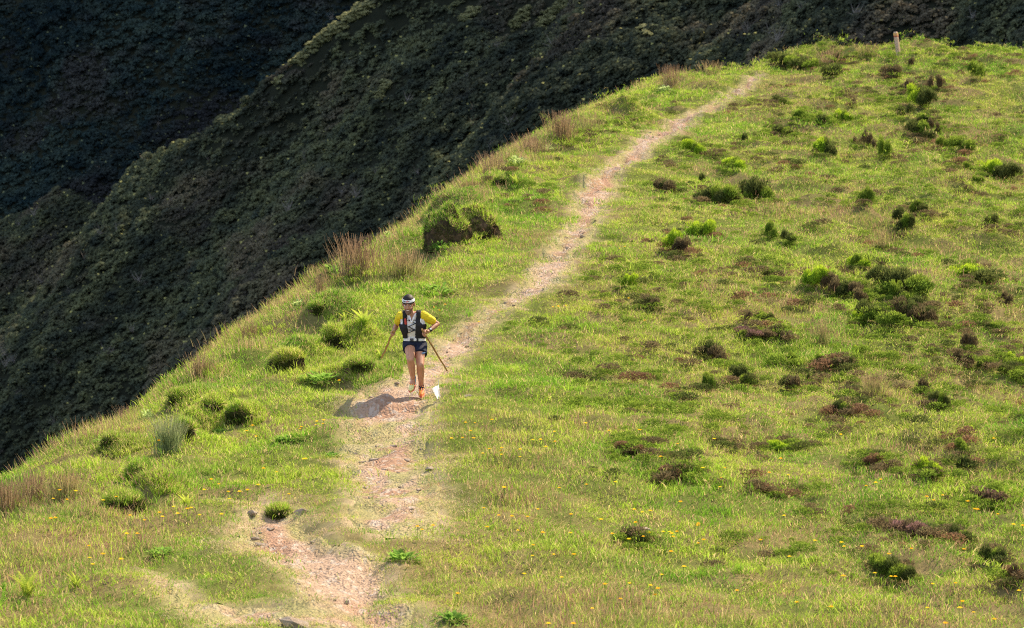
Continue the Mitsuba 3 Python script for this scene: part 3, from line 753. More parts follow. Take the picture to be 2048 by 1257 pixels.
for b in BUSHES:
    px, py, w, h, tone = b
    P = ground(px, py)
    k = per_m(P)
    W, Hh = w / k, h / k
    key = numbered('heath_bush')
    tones = tone.split('+')
    m = 1 if w < 19 else 2 if w < 28 else 4 if w < 50 else 6
    other = tones[1] if len(tones) == 2 else {'bright': 'green', 'green': 'dark', 'dark': 'green', 'brown': 'dark', 'red': 'brown', 'pink': 'brown'}[tones[0]]
    for i in range(m):
        u = 0.0 if m == 1 else (i + 0.5) / m - 0.5          # lobes strung out from the upper left to the lower right
        t = tones[0] if (u <= 0.05 if len(tones) == 2 else i % 3 != 2) else other
        f = (0.95 if m == 1 else (0.95, 0.85, 0.72)[min(m // 2 - 1, 2)]) * rb.uniform(0.75, 1.15)
        S3 = np.diag([W * f * rb.uniform(0.85, 1.2), W * f, Hh * rb.uniform(0.85, 1.3) * (1.45 if m < 4 else 1.15)])
        q = P + [W * (0.80 * u + rb.uniform(-.10, .10)), W * (0.35 - 1.3 * u + rb.uniform(-.25, .25)), 0]
        q[2] = H(q[:1], q[1:2])[0] - 0.14 * Hh
        skirt.append((q[0], q[1], W, tone))
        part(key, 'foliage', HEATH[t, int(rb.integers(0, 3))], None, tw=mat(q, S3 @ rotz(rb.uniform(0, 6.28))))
    if w > 21: part(key, 'stem', STEMS[int(rb.integers(0, 3))], None, tw=mat(P + [0, 0, -0.03], np.diag([W, W, Hh * 1.5])))
    tag(key, BL[b], 'bush', 'heath bushes on the right-hand slope')

# low heath and moss between the bushes, as ground cover
for t in ('green', 'brown', 'red', 'dark'):
    V, F, uv = heath(260, 5, 260, 0.7)
    group(f'g_low_{t}', (V, F), uv, TONES[t][0])
BANDS = [[(1430, 640), (1560, 700), (1640, 760), (1760, 870), (1900, 960), (2040, 1010)], [(1420, 720), (1500, 780), (1600, 810), (1700, 850), (1780, 940), (1850, 1060), (1930, 1090), (2040, 1160)],
         [(1640, 150), (1800, 180), (1900, 290), (2000, 360)], [(1330, 380), (1450, 410), (1530, 420)], [(1640, 580), (1760, 640), (1870, 660), (2040, 760)], [(1240, 890), (1280, 920), (1350, 960), (1540, 990)],
         [(1550, 230), (1650, 300), (1760, 310), (1860, 420), (2000, 460)], [(1250, 580), (1310, 610), (1420, 640)]]
_bp = []
for bnd in BANDS:
    q = at_many(bnd)[:, :2]
    for a, b in zip(q[:-1], q[1:]): _bp += [a + (b - a) * t for t in np.linspace(0, 1, max(2, int(np.hypot(*(b - a)) / 0.25)))]
_btree = cKDTree(np.array(_bp))
def scatter_low():
    r = np.random.default_rng(29)
    n = 22000
    y = 36 + (140 - 36) * r.random(n) ** 0.85
    x = (r.random(n) * 0.34 - 0.165) * y
    c = meshkit.fbm(v3(x * 0.45, y * 0.3), 3, 47) + 0.10 * np.clip((x - 0.05 * y) / 5, -1, 1)
    c = c + 0.17 * np.exp(-(_btree.query(np.stack([x, y], 1))[0] / 0.75) ** 2)
    ok = (c + 0.30 * (r.random(n) - .5) > 0.59) & (x > -0.02 * y + 1.0) & (pathness(x, y) < -0.5) & (s_of(x, y) < 0.3)
    x, y = x[ok], y[ok]
    k = np.repeat(np.arange(len(skirt)), 4)
    q = np.array([a[:3] for a in skirt])[k]
    ang, rad = r.uniform(0, 6.28, len(k)), q[:, 2] * (0.25 + 0.75 * r.random(len(k)))
    x, y = np.concatenate([x, q[:, 0] + np.cos(ang) * rad]), np.concatenate([y, q[:, 1] + np.sin(ang) * rad * 1.6])
    tone = np.digitize(meshkit.fbm(v3(x * 0.8, y * 0.8), 2, 53) + 0.35 * (r.random(len(x)) - .5), [0.50, 0.63, 0.76])
    sz = (0.12 + 0.30 * r.random(len(x)) ** 2.5) * (0.75 + y / 260)
    return np.column_stack([x, y, H(x, y) - 0.02]), np.array([rotz(t) for t in r.uniform(0, 6.28, len(x))]), np.stack([sz * 1.3, sz * 1.3, sz * 0.75], 1), np.array([0, 1, 3, 2])[tone]
Pl, Rl, Sl, wl = scatter_low()
add_instances('low_heath', [f'g_low_{t}' for t in ('green', 'brown', 'red', 'dark')], Pl, Rl, Sl, wl, label='low green and brown heath and moss creeping through the grass of the right slope', category='ground cover')
print('low', len(Pl))

# ------------------------------------------------------------------ rushes, leafy plants, ferns, tussock
def rush(seed, n, lean=0.42):
    """stiff thin stems, 1 m wide and high"""
    r = np.random.default_rng(seed)
    p = r.normal(size=(n, 2)) * [0.22, 0.2]
    az = r.uniform(0, 6.28, n); h = 0.55 + 0.5 * r.random(n)
    d = np.stack([np.cos(az), np.sin(az)], 1) * (lean * h * r.random(n))[:, None] + p * 0.35
    fa = r.uniform(0, 3.14, n)
    w = np.stack([np.cos(fa), np.sin(fa), 0 * fa], 1) * 0.009
    b = np.column_stack([p, np.full(n, -0.03)]); t = np.column_stack([p + d, h])
    m = (b + t) / 2 + np.column_stack([-d * 0.12, 0 * h])
    V = np.stack([b - w, b + w, m - w * .8, m + w * .8, t - w * .35, t + w * .35], 1).reshape(-1, 3)
    k = np.arange(n)[:, None] * 6
    F = np.concatenate([k + [0, 1, 3], k + [0, 3, 2], k + [2, 3, 5], k + [2, 5, 4]])
    return V, F, np.stack([np.repeat(r.random(n), 6), np.tile([0, 0, .5, .5, 1, 1.], n)], 1)
RUSH = {}
for t, m in (('brown', 'm_rush'), ('olive', 'm_rush_olive')):
    for v in range(2):
        V, F, uv = rush(400 + v, (240, 150)[v]); RUSH[t, v] = mikit.ply((V, F), m, uv=uv)
RUSHES = [
    (716, 548, 78, 66, 'brown', 0, 'tall reddish brown rush clump on the ridge edge above and left of the runner'),
    (808, 562, 74, 52, 'olive', 0, 'olive brown rush clump directly above the runner\'s headband'),
    (936, 402, 40, 40, 'olive', 0, 'tan rush clump standing on top of the large overhanging bank'),
    (988, 350, 54, 40, 'brown', 1, 'thin brown rush clump on the skyline just above the overhanging bank'),
    (1066, 308, 54, 34, 'brown', 0, 'dense red brown rush clump on the skyline beside the pale leafy shrub'),
    (1124, 284, 50, 52, 'brown', 0, 'tall dark red rush clump on the skyline halfway up the ridge'),
    (1180, 266, 44, 34, 'olive', 1, 'short olive rush clump on the ridge, right of the tall dark red one'),
    (1342, 178, 36, 40, 'brown', 0, 'brown rush clump on the skyline near the upper path'),
    (1420, 152, 44, 26, 'olive', 1, 'pale dry rush clump on the ridge close to the path\'s upper end'),
    (1660, 132, 60, 30, 'brown', 1, 'sparse dry rushes on the hilltop left of the wooden post'),
    (1738, 116, 46, 24, 'olive', 1, 'low dry rushes on the skyline next to the wooden post'),
    (850, 425, 50, 36, 'brown', 1, 'brown rushes on the ridge edge left of the overhanging bank'),
    (766, 480, 40, 30, 'brown', 1, 'small brown rushes on the skyline right of the tallest rush clump'),
    (640, 602, 30, 44, 'brown', 1, 'narrow rush clump under the glossy shrub on the ridge edge'),
    (500, 678, 40, 32, 'brown', 1, 'low brown rushes on the ridge edge above the torn turf mound'),
    (404, 760, 46, 46, 'brown', 0, 'brown rush clump on the left ridge edge, level with the runner\'s feet'),
    (252, 852, 50, 34, 'brown', 1, 'sparse brown rushes on the ridge edge left of the grey tussock'),
    (130, 1002, 64, 54, 'olive', 0, 'olive and brown rush clump on the lower left slope'),
    (66, 1004, 60, 56, 'brown', 0, 'brown rush clump near the left edge of the photo'),
    (14, 1022, 56, 56, 'brown', 0, 'dark brown rush clump cut by the left edge of the photo'),
    (1642, 694, 44, 48, 'olive', 1, 'sparse thin rush stems on the right slope level with the runner\'s vest'),
    (1752, 796, 46, 42, 'olive', 1, 'sparse thin rush stems on the right slope below the round bush group'),
    (1768, 500, 40, 38, 'olive', 1, 'faint green rush tuft on the right slope above the round bush group')]
for i, (px, py, w, h, t, v, lab) in enumerate(RUSHES):
    P = ground(px, py); k = per_m(P)
    key = numbered('rush_clump')
    S3 = np.diag([w / k * 1.1, w / k * 0.9, h / k * 1.25])
    scene[key] = {**RUSH[t, v], 'to_world': T4(mat(P + [0, 0.1, -0.02], S3 @ rotz(i * 1.7)))}
    tag(key, lab, 'rushes', 'rush clumps')

def leaf_plant(seed, n, size, dome=0.6):
    """broad pointed leaves over a low dome about 1 wide"""
    r = np.random.default_rng(seed)
    V, F, UV = [], [], []
    for k in range(n):
        a = r.uniform(0, 6.28); el = r.uniform(0.1, 1.25); d = np.array([math.cos(a) * math.cos(el), math.sin(a) * math.cos(el), math.sin(el)])
        o = d * r.uniform(0.12, 0.40) * [1, 1, dome * 1.3]
        sd = np.cross(d, [0, 0, 1]); sd /= np.linalg.norm(sd)
        nrm = np.cross(sd, d)
        L = size * r.uniform(0.7, 1.3)
        q = [o, o + d * L * .45 + sd * L * .24 + nrm * L * .05, o + d * L * .45 - sd * L * .24 + nrm * L * .05, o + d * L * .5, o + d * L + np.array([0, 0, -0.18 * L])]
        j = len(V); V += q; F += [[j, j + 1, j + 3], [j, j + 3, j + 2], [j + 1, j + 4, j + 3], [j + 3, j + 4, j + 2]]
        c = r.random(); UV += [[c, .2], [c, .6], [c, .6], [c, .5], [c, 1.0]]
    return np.array(V), np.array(F), np.array(UV)
def fern(seed, n=22):
    """arching fronds with narrow leaflets, about 1 wide and high"""
    r = np.random.default_rng(seed)
    V, F, UV = [], [], []
    for k in range(n):
        a = r.uniform(0, 6.28); out = np.array([math.cos(a), math.sin(a), 0]); L = r.uniform(0.55, 1.1); lean = r.uniform(0.10, 0.55)
        sd = np.cross(out, [0, 0, 1]); c = r.random()
        ts = np.linspace(0.12, 1, 15)
        spine = [out * (lean * L * t * t) + np.array([*(r.normal(size=2) * 0), L * (t - 0.28 * t * t)]) for t in ts]
        for t, q, q2 in zip(ts[:-1], spine[:-1], spine[1:]):
            wd = 0.13 * L * (1 - t) ** 0.7 * min(1, t * 4)
            for sg in (-1, 1):
                j = len(V); V += [q, q2, q * 0.35 + q2 * 0.65 + sd * sg * wd + np.array([0, 0, -wd * .25])]; F.append([j, j + 1, j + 2]); UV += [[c, t], [c, t], [c, 1.0]]
    return np.array(V), np.array(F), np.array(UV)
PLANT = {}
for nm, m, mk in (('pale', 'm_leaf_pale', leaf_plant(500, 130, 0.20, 0.8)), ('green', 'm_leaf', leaf_plant(501, 150, 0.19, 0.7)), ('rosette', 'm_leaf', leaf_plant(502, 80, 0.26, 0.4)), ('fern', 'm_fern', fern(503)), ('fern2', 'm_fern', fern(504, 16))):
    V, F, uv = mk; PLANT[nm] = mikit.ply((V, F), m, uv=uv)
PLANTS = [
    ('leafy_shrub', 'shrub', 668, 552, 62, 50, 'green', 'glossy green leafy shrub on the ridge edge at the foot of the tallest rushes'),
    ('leafy_shrub', 'shrub', 596, 618, 40, 34, 'pale', 'small pale leafy shrub on the skyline below the glossy green shrub'),
    ('leafy_shrub', 'shrub', 1036, 332, 60, 36, 'pale', 'pale green leafy shrub on the skyline right of the overhanging bank'),
    ('leafy_shrub', 'shrub', 1096, 306, 40, 30, 'pale', 'pale leafy shrub at the foot of the dense red brown rushes'),
    ('leafy_shrub', 'shrub', 1330, 186, 46, 28, 'pale', 'pale leafy shrub on the skyline beside the upper path'),
    ('leafy_shrub', 'shrub', 782, 486, 60, 40, 'pale', 'pale leafy shrub between the tallest rushes and the overhanging bank'),
    ('leafy_shrub', 'shrub', 292, 846, 46, 50, 'pale', 'round pale shrub on the ridge edge just above the grey tussock'),
    ('leafy_shrub', 'shrub', 205, 892, 56, 32, 'green', 'low green shrub on the skyline left of the grey tussock'),
    ('leafy_plant', 'plant', 572, 884, 74, 36, 'rosette', 'dark green leafy plant left of the path, below the torn turf mound'),
    ('leafy_plant', 'plant', 664, 915, 44, 28, 'rosette', 'bright leafy plant at the left rim of the path'),
    ('leafy_plant', 'plant', 440, 870, 50, 30, 'rosette', 'leafy plant below the two small earth scars'),
    ('leafy_plant', 'plant', 320, 1112, 80, 36, 'green', 'lush dark green plant patch in the lower left grass'),
    ('leafy_plant', 'plant', 880, 592, 90, 50, 'green', 'lush leafy herb right behind the runner\'s shoulder'),
    ('leafy_plant', 'plant', 640, 766, 110, 46, 'green', 'leafy herb left of the runner\'s feet, below the fern'),
    ('leafy_plant', 'plant', 880, 505, 60, 44, 'green', 'dark leafy plant growing under the large overhanging bank'),
    ('leafy_plant', 'plant', 800, 1122, 90, 50, 'rosette', 'lush green plant at the right rim of the bare hollow'),
    ('leafy_plant', 'plant', 905, 1246, 90, 54, 'rosette', 'lush green plant at the bottom edge right of the path'),
    ('fern', 'fern', 728, 690, 90, 74, 'fern', 'tall yellow green fern left of the runner\'s hand'),
    ('fern', 'fern', 690, 652, 50, 46, 'fern2', 'yellowish fern on the mound up and left of the tall fern'),
    ('fern', 'fern', 760, 722, 46, 44, 'fern2', 'small yellow fern near the tip of the left stick'),
    ('fern', 'fern', 372, 1022, 66, 62, 'fern', 'yellow fern in the grass left of the bare hollow'),
    ('fern', 'fern', 1032, 380, 44, 44, 'fern2', 'yellow green fern on the ridge between bank and path'),
    ('fern', 'fern', 52, 1200, 110, 90, 'fern', 'large yellow green fern in the bottom left corner'),
    ('fern', 'fern', 150, 1180, 70, 60, 'fern2', 'smaller fern right of the corner fern'),
    ('fern', 'fern', 470, 800, 60, 44, 'fern2', 'yellow fern between the torn mound and the small earth scars')]
for i, (nm, cat, px, py, w, h, m, lab) in enumerate(PLANTS):
    P = ground(px, py); k = per_m(P)
    key = numbered(nm)
    scene[key] = {**PLANT[m], 'to_world': T4(mat(P + [0, 0.08, -0.02], np.diag([w / k, w / k * .9, h / k * (0.8 if 'fern' in m else 1.25)]) @ rotz(i * 2.1)))}
    tag(key, lab, cat)

V, F, uv = rush(600, 420, lean=0.9)
P = ground(338, 905); k = per_m(P)
key = numbered('grass_tussock')
scene[key] = {**mikit.ply((V, F), 'm_tussock', uv=uv), 'to_world': T4(mat(P, np.diag([0.36, 0.36, 0.52])))}
tag(key, 'spiky grey green grass tussock leaning out of the bank on the left slope', 'tussock')

# ------------------------------------------------------------------ torn turf mounds along the ridge
def lump(seed, sx, sy, sz, amp=0.16, sub=4):
    m = trimesh.creation.icosphere(subdivisions=sub)
    v = m.vertices.copy()
    f = 1 + amp * 2 * (meshkit.fbm(v * 1.7 + seed * 3.1, 3, seed) - 0.5) + 0.10 * (meshkit.fbm(v * 6 + seed, 2, seed + 1) - 0.5)
    return v * f[:, None] * [sx, sy, sz], m.faces

def fur(seed, V, F, n, h, w, keep):
    """blades of grass rooted on a mesh where keep(points, normals)"""
    r = np.random.default_rng(seed)
    m = trimesh.Trimesh(V, F, process=False)
    p, fi = trimesh.sample.sample_surface(m, n * 3, seed=seed)
    nn = m.face_normals[fi]
    k = keep(p, nn); p, nn = p[k][:n], nn[k][:n]
    n = len(p)
    d = nn * 0.6 + np.array([-0.1, -0.1, 0.75]) + r.normal(size=(n, 3)) * 0.38; d /= np.linalg.norm(d, axis=1, keepdims=True)
    sd = np.cross(d, r.normal(size=(n, 3))); sd /= np.linalg.norm(sd, axis=1, keepdims=True)
    hh = h * (0.6 + 0.8 * r.random((n, 1)))
    t = p + d * hh + np.stack([0 * hh[:, 0], 0 * hh[:, 0], -0.25 * hh[:, 0] * r.random(n)], 1)
    V2 = np.stack([p - sd * w / 2, p + sd * w / 2, t], 1).reshape(-1, 3)
    cd = np.where(r.random(n) < 0.72, r.choice([0.05, 0.25], n), 0.55) + r.uniform(0, .19, n)
    return V2, np.arange(3 * n).reshape(-1, 3), np.stack([np.repeat(cd, 3), np.tile([0, 0, 1.0], n)], 1)

for i, (px, py, w, h, earths, lab) in enumerate(MOUNDS):
    P = at(px, py); k = per_m(P)
    key = numbered('turf_mound')
    cx, cy, r, hh = MOUND_BUMPS[i]
    for j, (ex, ey, ew, eh) in enumerate(earths):
        E = ground(ex, ey)
        W = ew / k
        V, F = lump(i * 3 + j + 20, W * 0.50, W * 0.40, eh / k * 0.76, amp=0.40)
        V = V + E + [0.06 * W, W * 0.30, eh / k * 0.06]
        part(key, 'earth_face', (V, F), 'm_earth', smooth=True, label='bare dark brown earth face')
        top = V[:, 2].max()
        gv, gf, guv = fur(1400 + i * 4 + j, V, F, 2600, 0.09, 0.012, lambda p, n: (n[:, 2] > -0.6) & (p[:, 2] < E[2] + (top - E[2]) * 0.50) & (np.sin(p[:, 0] * 9 + p[:, 2] * 6) + np.sin(p[:, 0] * 23) > -0.4))
        part(key, 'roots', (gv, gf), 'm_heath_dark', uv=guv, kind='stuff')
        gv, gf, guv = fur(760 + i * 4 + j, V, F, 2600, 0.12, 0.011, lambda p, n: (p[:, 2] > E[2] + (top - E[2]) * (0.46 + 0.14 * np.sin(p[:, 0] * 9 + i))) & (n[:, 2] > -0.25))
        part(key, 'turf', (gv, gf), 'm_grass', uv=guv, kind='stuff')
    ax = np.linspace(-1.25 * r, 1.25 * r, 36)
    V, F = grid_mesh(cx + ax, cy + ax, H)
    if 'dry' in lab: tag(key, lab, 'mound'); continue
    gv, gf, guv = fur(1200 + i, V, F, int(1500 + 5000 * min(r, 1.2)), 0.085, 0.010, lambda p, n: mound_z(p[:, 0], p[:, 1]) > 0.12 * hh)
    part(key, 'turf', (gv, gf), 'm_grass', uv=guv, kind='stuff')
    tag(key, lab, 'mound')

# ------------------------------------------------------------------ rocks, pebbles
def rock(seed, s):
    r = np.random.default_rng(seed)
    m = manifold3d.Manifold.hull_points(r.normal(size=(26, 3)) * s)
    m = m.refine(3).to_mesh()
    v = m.vert_properties[:, :3]
    return trimesh.Trimesh(v * (1 + 0.12 * (meshkit.fbm(v / np.array(s) * 1.3, 3, seed) - .5))[:, None], m.tri_verts)
ROCKS = [(608, 1024, 26, 12, 'brownish striped rock lying at the upper right rim of the bare hollow'), (586, 1250, 48, 20, 'pale flat rock at the bottom edge of the photo'), (934, 796, 18, 9, 'pale stone in the grass right of the white flag'),
         (920, 776, 16, 9, 'small brown clod at the right rim of the path, above the pale stone'), (500, 1026, 22, 10, 'dark small stone at the upper left rim of the bare hollow'), (693, 1188, 10, 8, 'fist-sized dark stone on the bare hollow\'s floor'),
         (1288, 1062, 28, 10, 'pale dry root or stone lying in the foreground grass')]
for i, (px, py, w, h, lab) in enumerate(ROCKS):
    P = ground(px, py); k = per_m(P)
    key = numbered('rock')
    m = rock(800 + i, [w / k * 0.27, w / k * 0.22, h / k * 0.36]); m.apply_translation(P + [0, 0, h / k * 0.22])
    scene[key] = mikit.ply(m, 'm_rock', 30)
    tag(key, lab, 'rock')
for v in range(3):
    m = rock(850 + v, [0.5, 0.45, 0.3]); scene[f'g_pebble_{v}'] = {'type': 'shapegroup', 'shape': mikit.ply(m, 'm_rock')}
def scatter_pebbles():
    r = np.random.default_rng(31)
    n = 6000
    x, y = r.uniform(x0, x1, n), y0 + (y1 - y0) * r.random(n) ** 1.2
    ok = pathness(x, y) > 0.05
    x, y = x[ok], y[ok]
    ok = meshkit.fbm(v3(x * 1.3, y * 0.8), 2, 88) + 0.3 * r.random(len(x)) > 0.66
    x, y = x[ok], y[ok]
    sz = 0.018 + 0.035 * r.random(len(x)) ** 3
    return np.column_stack([x, y, H(x, y) + 0.015]), np.array([rotz(t) for t in r.uniform(0, 6.28, len(x))]), sz, r.integers(0, 3, len(x))
Pp, Rp, Sp, wp = scatter_pebbles()
add_instances('gravel', [f'g_pebble_{v}' for v in range(3)], Pp, Rp, Sp, wp, label='loose gravel and pebbles on the dirt path', category='gravel')

# ------------------------------------------------------------------ flowers
def daisy(seed, h, shade):
    r = np.random.default_rng(seed)
    V, F, UV = [], [], []
    lean = r.normal(size=2) * 0.02
    top = np.array([lean[0], lean[1], h])
    for a in (0, 2.1, 4.2):
        o = np.array([math.cos(a), math.sin(a), 0]) * 0.0035; o2 = np.array([math.cos(a + 2.1), math.sin(a + 2.1), 0]) * 0.0035
        j = len(V); V += [o, o2, top + o2, top + o]; F += [[j, j + 1, j + 2], [j, j + 2, j + 3]]; UV += [[0, 0]] * 4
    for ring, (n, rad, z) in enumerate(((13, 0.027, 0.006), (9, 0.017, 0.014))):
        for k in range(n):
            a, b = 2 * math.pi * k / n + ring * .2, 2 * math.pi * (k + 0.9) / n + ring * .2
            rr = rad * r.uniform(.85, 1.1)
            p, q = np.array([math.cos(a) * rr, math.sin(a) * rr, z]), np.array([math.cos(b) * rr, math.sin(b) * rr, z])
            j = len(V); V += [top, top + p, top + q, top + (p + q) * .58]; F += [[j, j + 1, j + 3], [j, j + 3, j + 2]]; UV += [[shade, 1.0]] * 4
    return np.array(V), np.array(F), np.array(UV)
DAISY = []
for v, (h, sh) in enumerate(((0.17, 0), (0.20, 0), (0.15, 1), (0.21, 1))):
    V, F, uv = daisy(900 + v, h, sh); DAISY.append((mikit.ply((V, F), 'm_flower', uv=uv), h))
Z1 = '905,133 925,165 950,165 1490,133 1440,90 1480,65 1755,75 1885,45 1850,50 1785,275 1540,325 1615,328 1235,388 1280,395 1500,420 1335,450 1455,455 1410,468 1350,485 1690,467 1205,450 610,495 440,455 355,440 320,480 390,485 680,470 295,615 325,612 765,590 843,610 935,578 960,600 1020,533 1045,585 1100,563 1130,550 1160,592 1290,597 735,712 520,762 800,700 520,835 600,828 722,868 537,882'
Z2 = '310,100 635,88 815,103 500,65 5,205 110,208 120,243 275,205 25,440 345,425 670,400 935,258 1040,163 1245,155 1190,328 1310,308 1300,358 1280,420 1060,523 790,567 830,570 868,575 75,605 160,600 230,548 410,592 100,665 250,705 595,630 795,635 655,700 410,690 195,760 750,738 835,706 880,690 945,688 985,685 1037,683 1015,720 995,705 1160,655 1165,640 1160,742 1190,738 1525,740 1665,600 1835,735 2005,760 195,818 435,828 315,812 1003,812 1065,902 937,937 350,945 138,938 617,1000 768,980 878,1005 925,1027 705,1075 905,1060 547,1128 285,1233 430,1245 1735,1098 1935,1135 1385,1028 1690,835 1640,268 1575,345 1690,348 505,395 320,155 240,155 185,145'
Z3 = '590,755 672,747 620,757 840,215 885,212 825,293 862,265 775,307 878,307 957,352 1017,352 1018,372 918,370 968,215 1030,557 932,642 1010,683 945,748 795,1090 5,240 28,413 85,220 115,218 200,12'
Z4 = '540,125 680,408 740,412 765,382 1040,487 1080,495 1130,462 1280,515 1325,563 1345,568 1460,580 1550,657 1605,660 1440,153 548,768 670,790 820,828 950,790 1255,790 1205,975 725,928 820,940 853,957 1085,988 555,970 1045,1130 1250,1108 1230,1155 1437,1208 1575,1037 1155,1250 1310,1148'
def read(t, ox, oy, s): return [(ox + float(a) / s, oy + float(b) / s) for a, b in (q.split(',') for q in t.split())]
SPOTS = read(Z1, 0, 830, 2.926) + read(Z2, 1000, 830, 2.926) + read(Z3, 600, 760, 2.53) + read(Z4, 1500, 830, 2.943) + [(868, 612), (880, 618), (890, 608), (1240, 493), (1250, 490), (1256, 600), (1130, 612), (1118, 618), (1105, 616), (960, 640), (1290, 640)]
rf = np.random.default_rng(41)
for px, py in SPOTS:
    d, h = DAISY[rf.integers(0, 4)]
    k0 = F_PX / np.interp(py, [550, 785, 1000, 1257], [64, 50, 42, 34])
    P = ground(px, py + h * k0)
    key = numbered('yellow_flower')
    scene[key] = {**d, 'to_world': T4(mat(P, rotz(rf.uniform(0, 6.28)), rf.uniform(0.8, 1.15)))}
    zone = ('small yellow flower in the grass left of the path' if px < 700 else 'small yellow flower in the grass right of the path, near the camera' if py > 1040 else
            'small yellow flower far up the slope beside or behind the runner' if py < 760 else 'small yellow flower on the right slope below the bushes' if px > 1500 else 'small yellow flower in the grass right of the lower path')
    tag(key, zone, 'flower', zone.replace('small yellow flower', 'yellow flowers'))

# ------------------------------------------------------------------ the wooden waymark post and the white flag
P = ground(1797, 110); k = per_m(P)
key = numbered('waymark_post')
ph, pw = 46 / k, 0.15
def bar(w, h, ch=0.012):
    c = manifold3d.CrossSection.square((w - 2 * ch, w - 2 * ch), True).offset(ch, manifold3d.JoinType.Round, 2, 12)
    return manifold3d.Manifold.extrude(c, h)
lean = np.array([[1, 0, -0.13], [0, 1, 0.02], [0, 0, 1]])
R = rotz(-0.55)
top = (manifold3d.Manifold.hull(bar(pw, ph - 0.05) + bar(pw - 0.05, 0.01).translate((0, 0, ph - 0.01)))).translate((0, 0, 0))
shaft = top + bar(pw, 0.3).translate((0, 0, -0.25))
for nm, m, b in (('shaft', shaft, 'm_post'), ('yellow_band', bar(pw + 0.008, 0.10).translate((0, 0, ph - 0.16)), 'm_yellow_paint'), ('red_band', bar(pw + 0.009, 0.05).translate((0, 0, ph - 0.212)), 'm_red_paint')):
    mm = m.to_mesh(); v = mm.vert_properties[:, :3] @ R.T @ lean.T + P
    part(key, nm, trimesh.Trimesh(v, mm.tri_verts), b)
tag(key, 'leaning square wooden waymark post with painted bands standing on the hilltop', 'post')

def tube(points, radius, sides=8):
    """a rod through the points with rounded-off ends"""
    p = [np.asarray(q, float) for q in points]
    rad = [radius] * len(p) if np.isscalar(radius) else radius
    S = [manifold3d.Manifold.sphere(r, sides).translate(q.tolist()) for q, r in zip(p, rad)]
    out = manifold3d.Manifold()
    for a, b in zip(S[:-1], S[1:]): out = out + manifold3d.Manifold.batch_hull([a, b])
    return out

P = ground(880, 803)
key = numbered('marker_flag')
part(key, 'wire', tube([P - [0, 0, 0.05], P + [-0.01, 0, 0.16], P + [-0.025, 0.01, 0.31]], 0.004), 'm_wire')
n1, n2 = 9, 11
a, b = np.meshgrid(np.linspace(0, 1, n1), np.linspace(0, 1, n2), indexing='ij')
tl, tr, br, bl = np.array([-0.125, 0.03, 0.185]), np.array([-0.022, 0, 0.245]), np.array([0.012, -0.01, 0.075]), np.array([-0.035, -0.03, 0.03])
Q = (tl * ((1 - a) * (1 - b))[..., None] + tr * (a * (1 - b))[..., None] + br * (a * b)[..., None] + bl * ((1 - a) * b)[..., None])
Q[..., 1] += 0.018 * np.sin(a * 5 + b * 2)
i, j = np.meshgrid(np.arange(n1 - 1), np.arange(n2 - 1), indexing='ij'); q = (i * n2 + j).ravel()
F1 = np.vstack([np.stack([q, q + n2, q + n2 + 1], 1), np.stack([q, q + n2 + 1, q + 1], 1)])
part(key, 'cloth', (Q.reshape(-1, 3) + P, F1), 'm_white_cloth', smooth=True)
tag(key, 'small white course marker flag drooping on a wire beside the path', 'flag')

# ------------------------------------------------------------------ the runner
M3 = manifold3d.Manifold
O = ground(843, 790) + [0, 0.0, 0.02]
def ball(p, r, n=24):
    r3 = (r, r, r) if np.isscalar(r) else r
    return M3.sphere(1.0, n).scale([float(q) for q in r3]).translate([float(q) for q in p])
def hull(*b): return M3.batch_hull(list(b))
def limb(pts, rads, n=20):
    B = [ball(p, r, n) for p, r in zip(pts, rads)]
    out = M3()
    for a, b in zip(B[:-1], B[1:]): out = out + hull(a, b)
    return out
def finish(m, length=0.018, it=8):
    m = m.refine_to_length(length).to_mesh()
    t = trimesh.Trimesh(m.vert_properties[:, :3], m.tri_verts)
    t.merge_vertices()
    if it: trimesh.smoothing.filter_taubin(t, iterations=it)
    t.vertices += O
    return t
J = {k: np.array(v, float) for k, v in dict(
    hipR=(-.172, .03, .79), hipL=(-.03, .04, .785), kneeR=(-.155, -.34, .585), ankR=(-.122, -.08, .275), kneeL=(-.012, -.24, .50), ankL=(-.004, .02, .165),
    pelvis=(-.10, .03, .80), waist=(-.106, .0, .93), chest=(-.128, -.07, 1.105), neck=(-.150, -.13, 1.245), head=(-.186, -.20, 1.395),
    shR=(-.312, -.10, 1.215), shL=(.034, -.105, 1.228), elR=(-.372, .17, 1.085), wrR=(-.412, -.03, .995), elL=(.236, .03, 1.10), wrL=(.112, -.145, 1.0)).items()}
hdR, hdL = np.array([-.425, -.10, .965]), np.array([.052, -.215, .962])

def torso(e):
    x = np.array([1, 0, 0])
    ch = hull(ball(J['chest'] - .085 * x, (.088 + e, .10 + e, .12 + e)), ball(J['chest'] + .085 * x, (.088 + e, .10 + e, .12 + e)))
    wa = hull(ball(J['waist'] - .055 * x, (.085 + e, .092 + e, .08)), ball(J['waist'] + .055 * x, (.085 + e, .092 + e, .08)))
    pe = hull(ball(J['pelvis'] - .06 * x, (.095 + e, .10 + e, .09)), ball(J['pelvis'] + .06 * x, (.095 + e, .10 + e, .09)))
    sh = hull(ball(J['shR'] + [.02, 0, .005], .056 + e), ball(J['neck'] + [0, .02, -.01], .062 + e), ball(J['chest'] + [-.08, 0, .05], .08 + e))
    sl = hull(ball(J['shL'] + [-.02, 0, .005], .056 + e), ball(J['neck'] + [0, .02, -.01], .062 + e), ball(J['chest'] + [.08, 0, .05], .08 + e))
    return hull(ch, wa) + hull(wa, pe) + sh + sl + hull(ch, ball(J['neck'] + [0, 0.02, -.04], .06 + e))
def mid(a, b, t): return J[a] * (1 - t) + J[b] * t

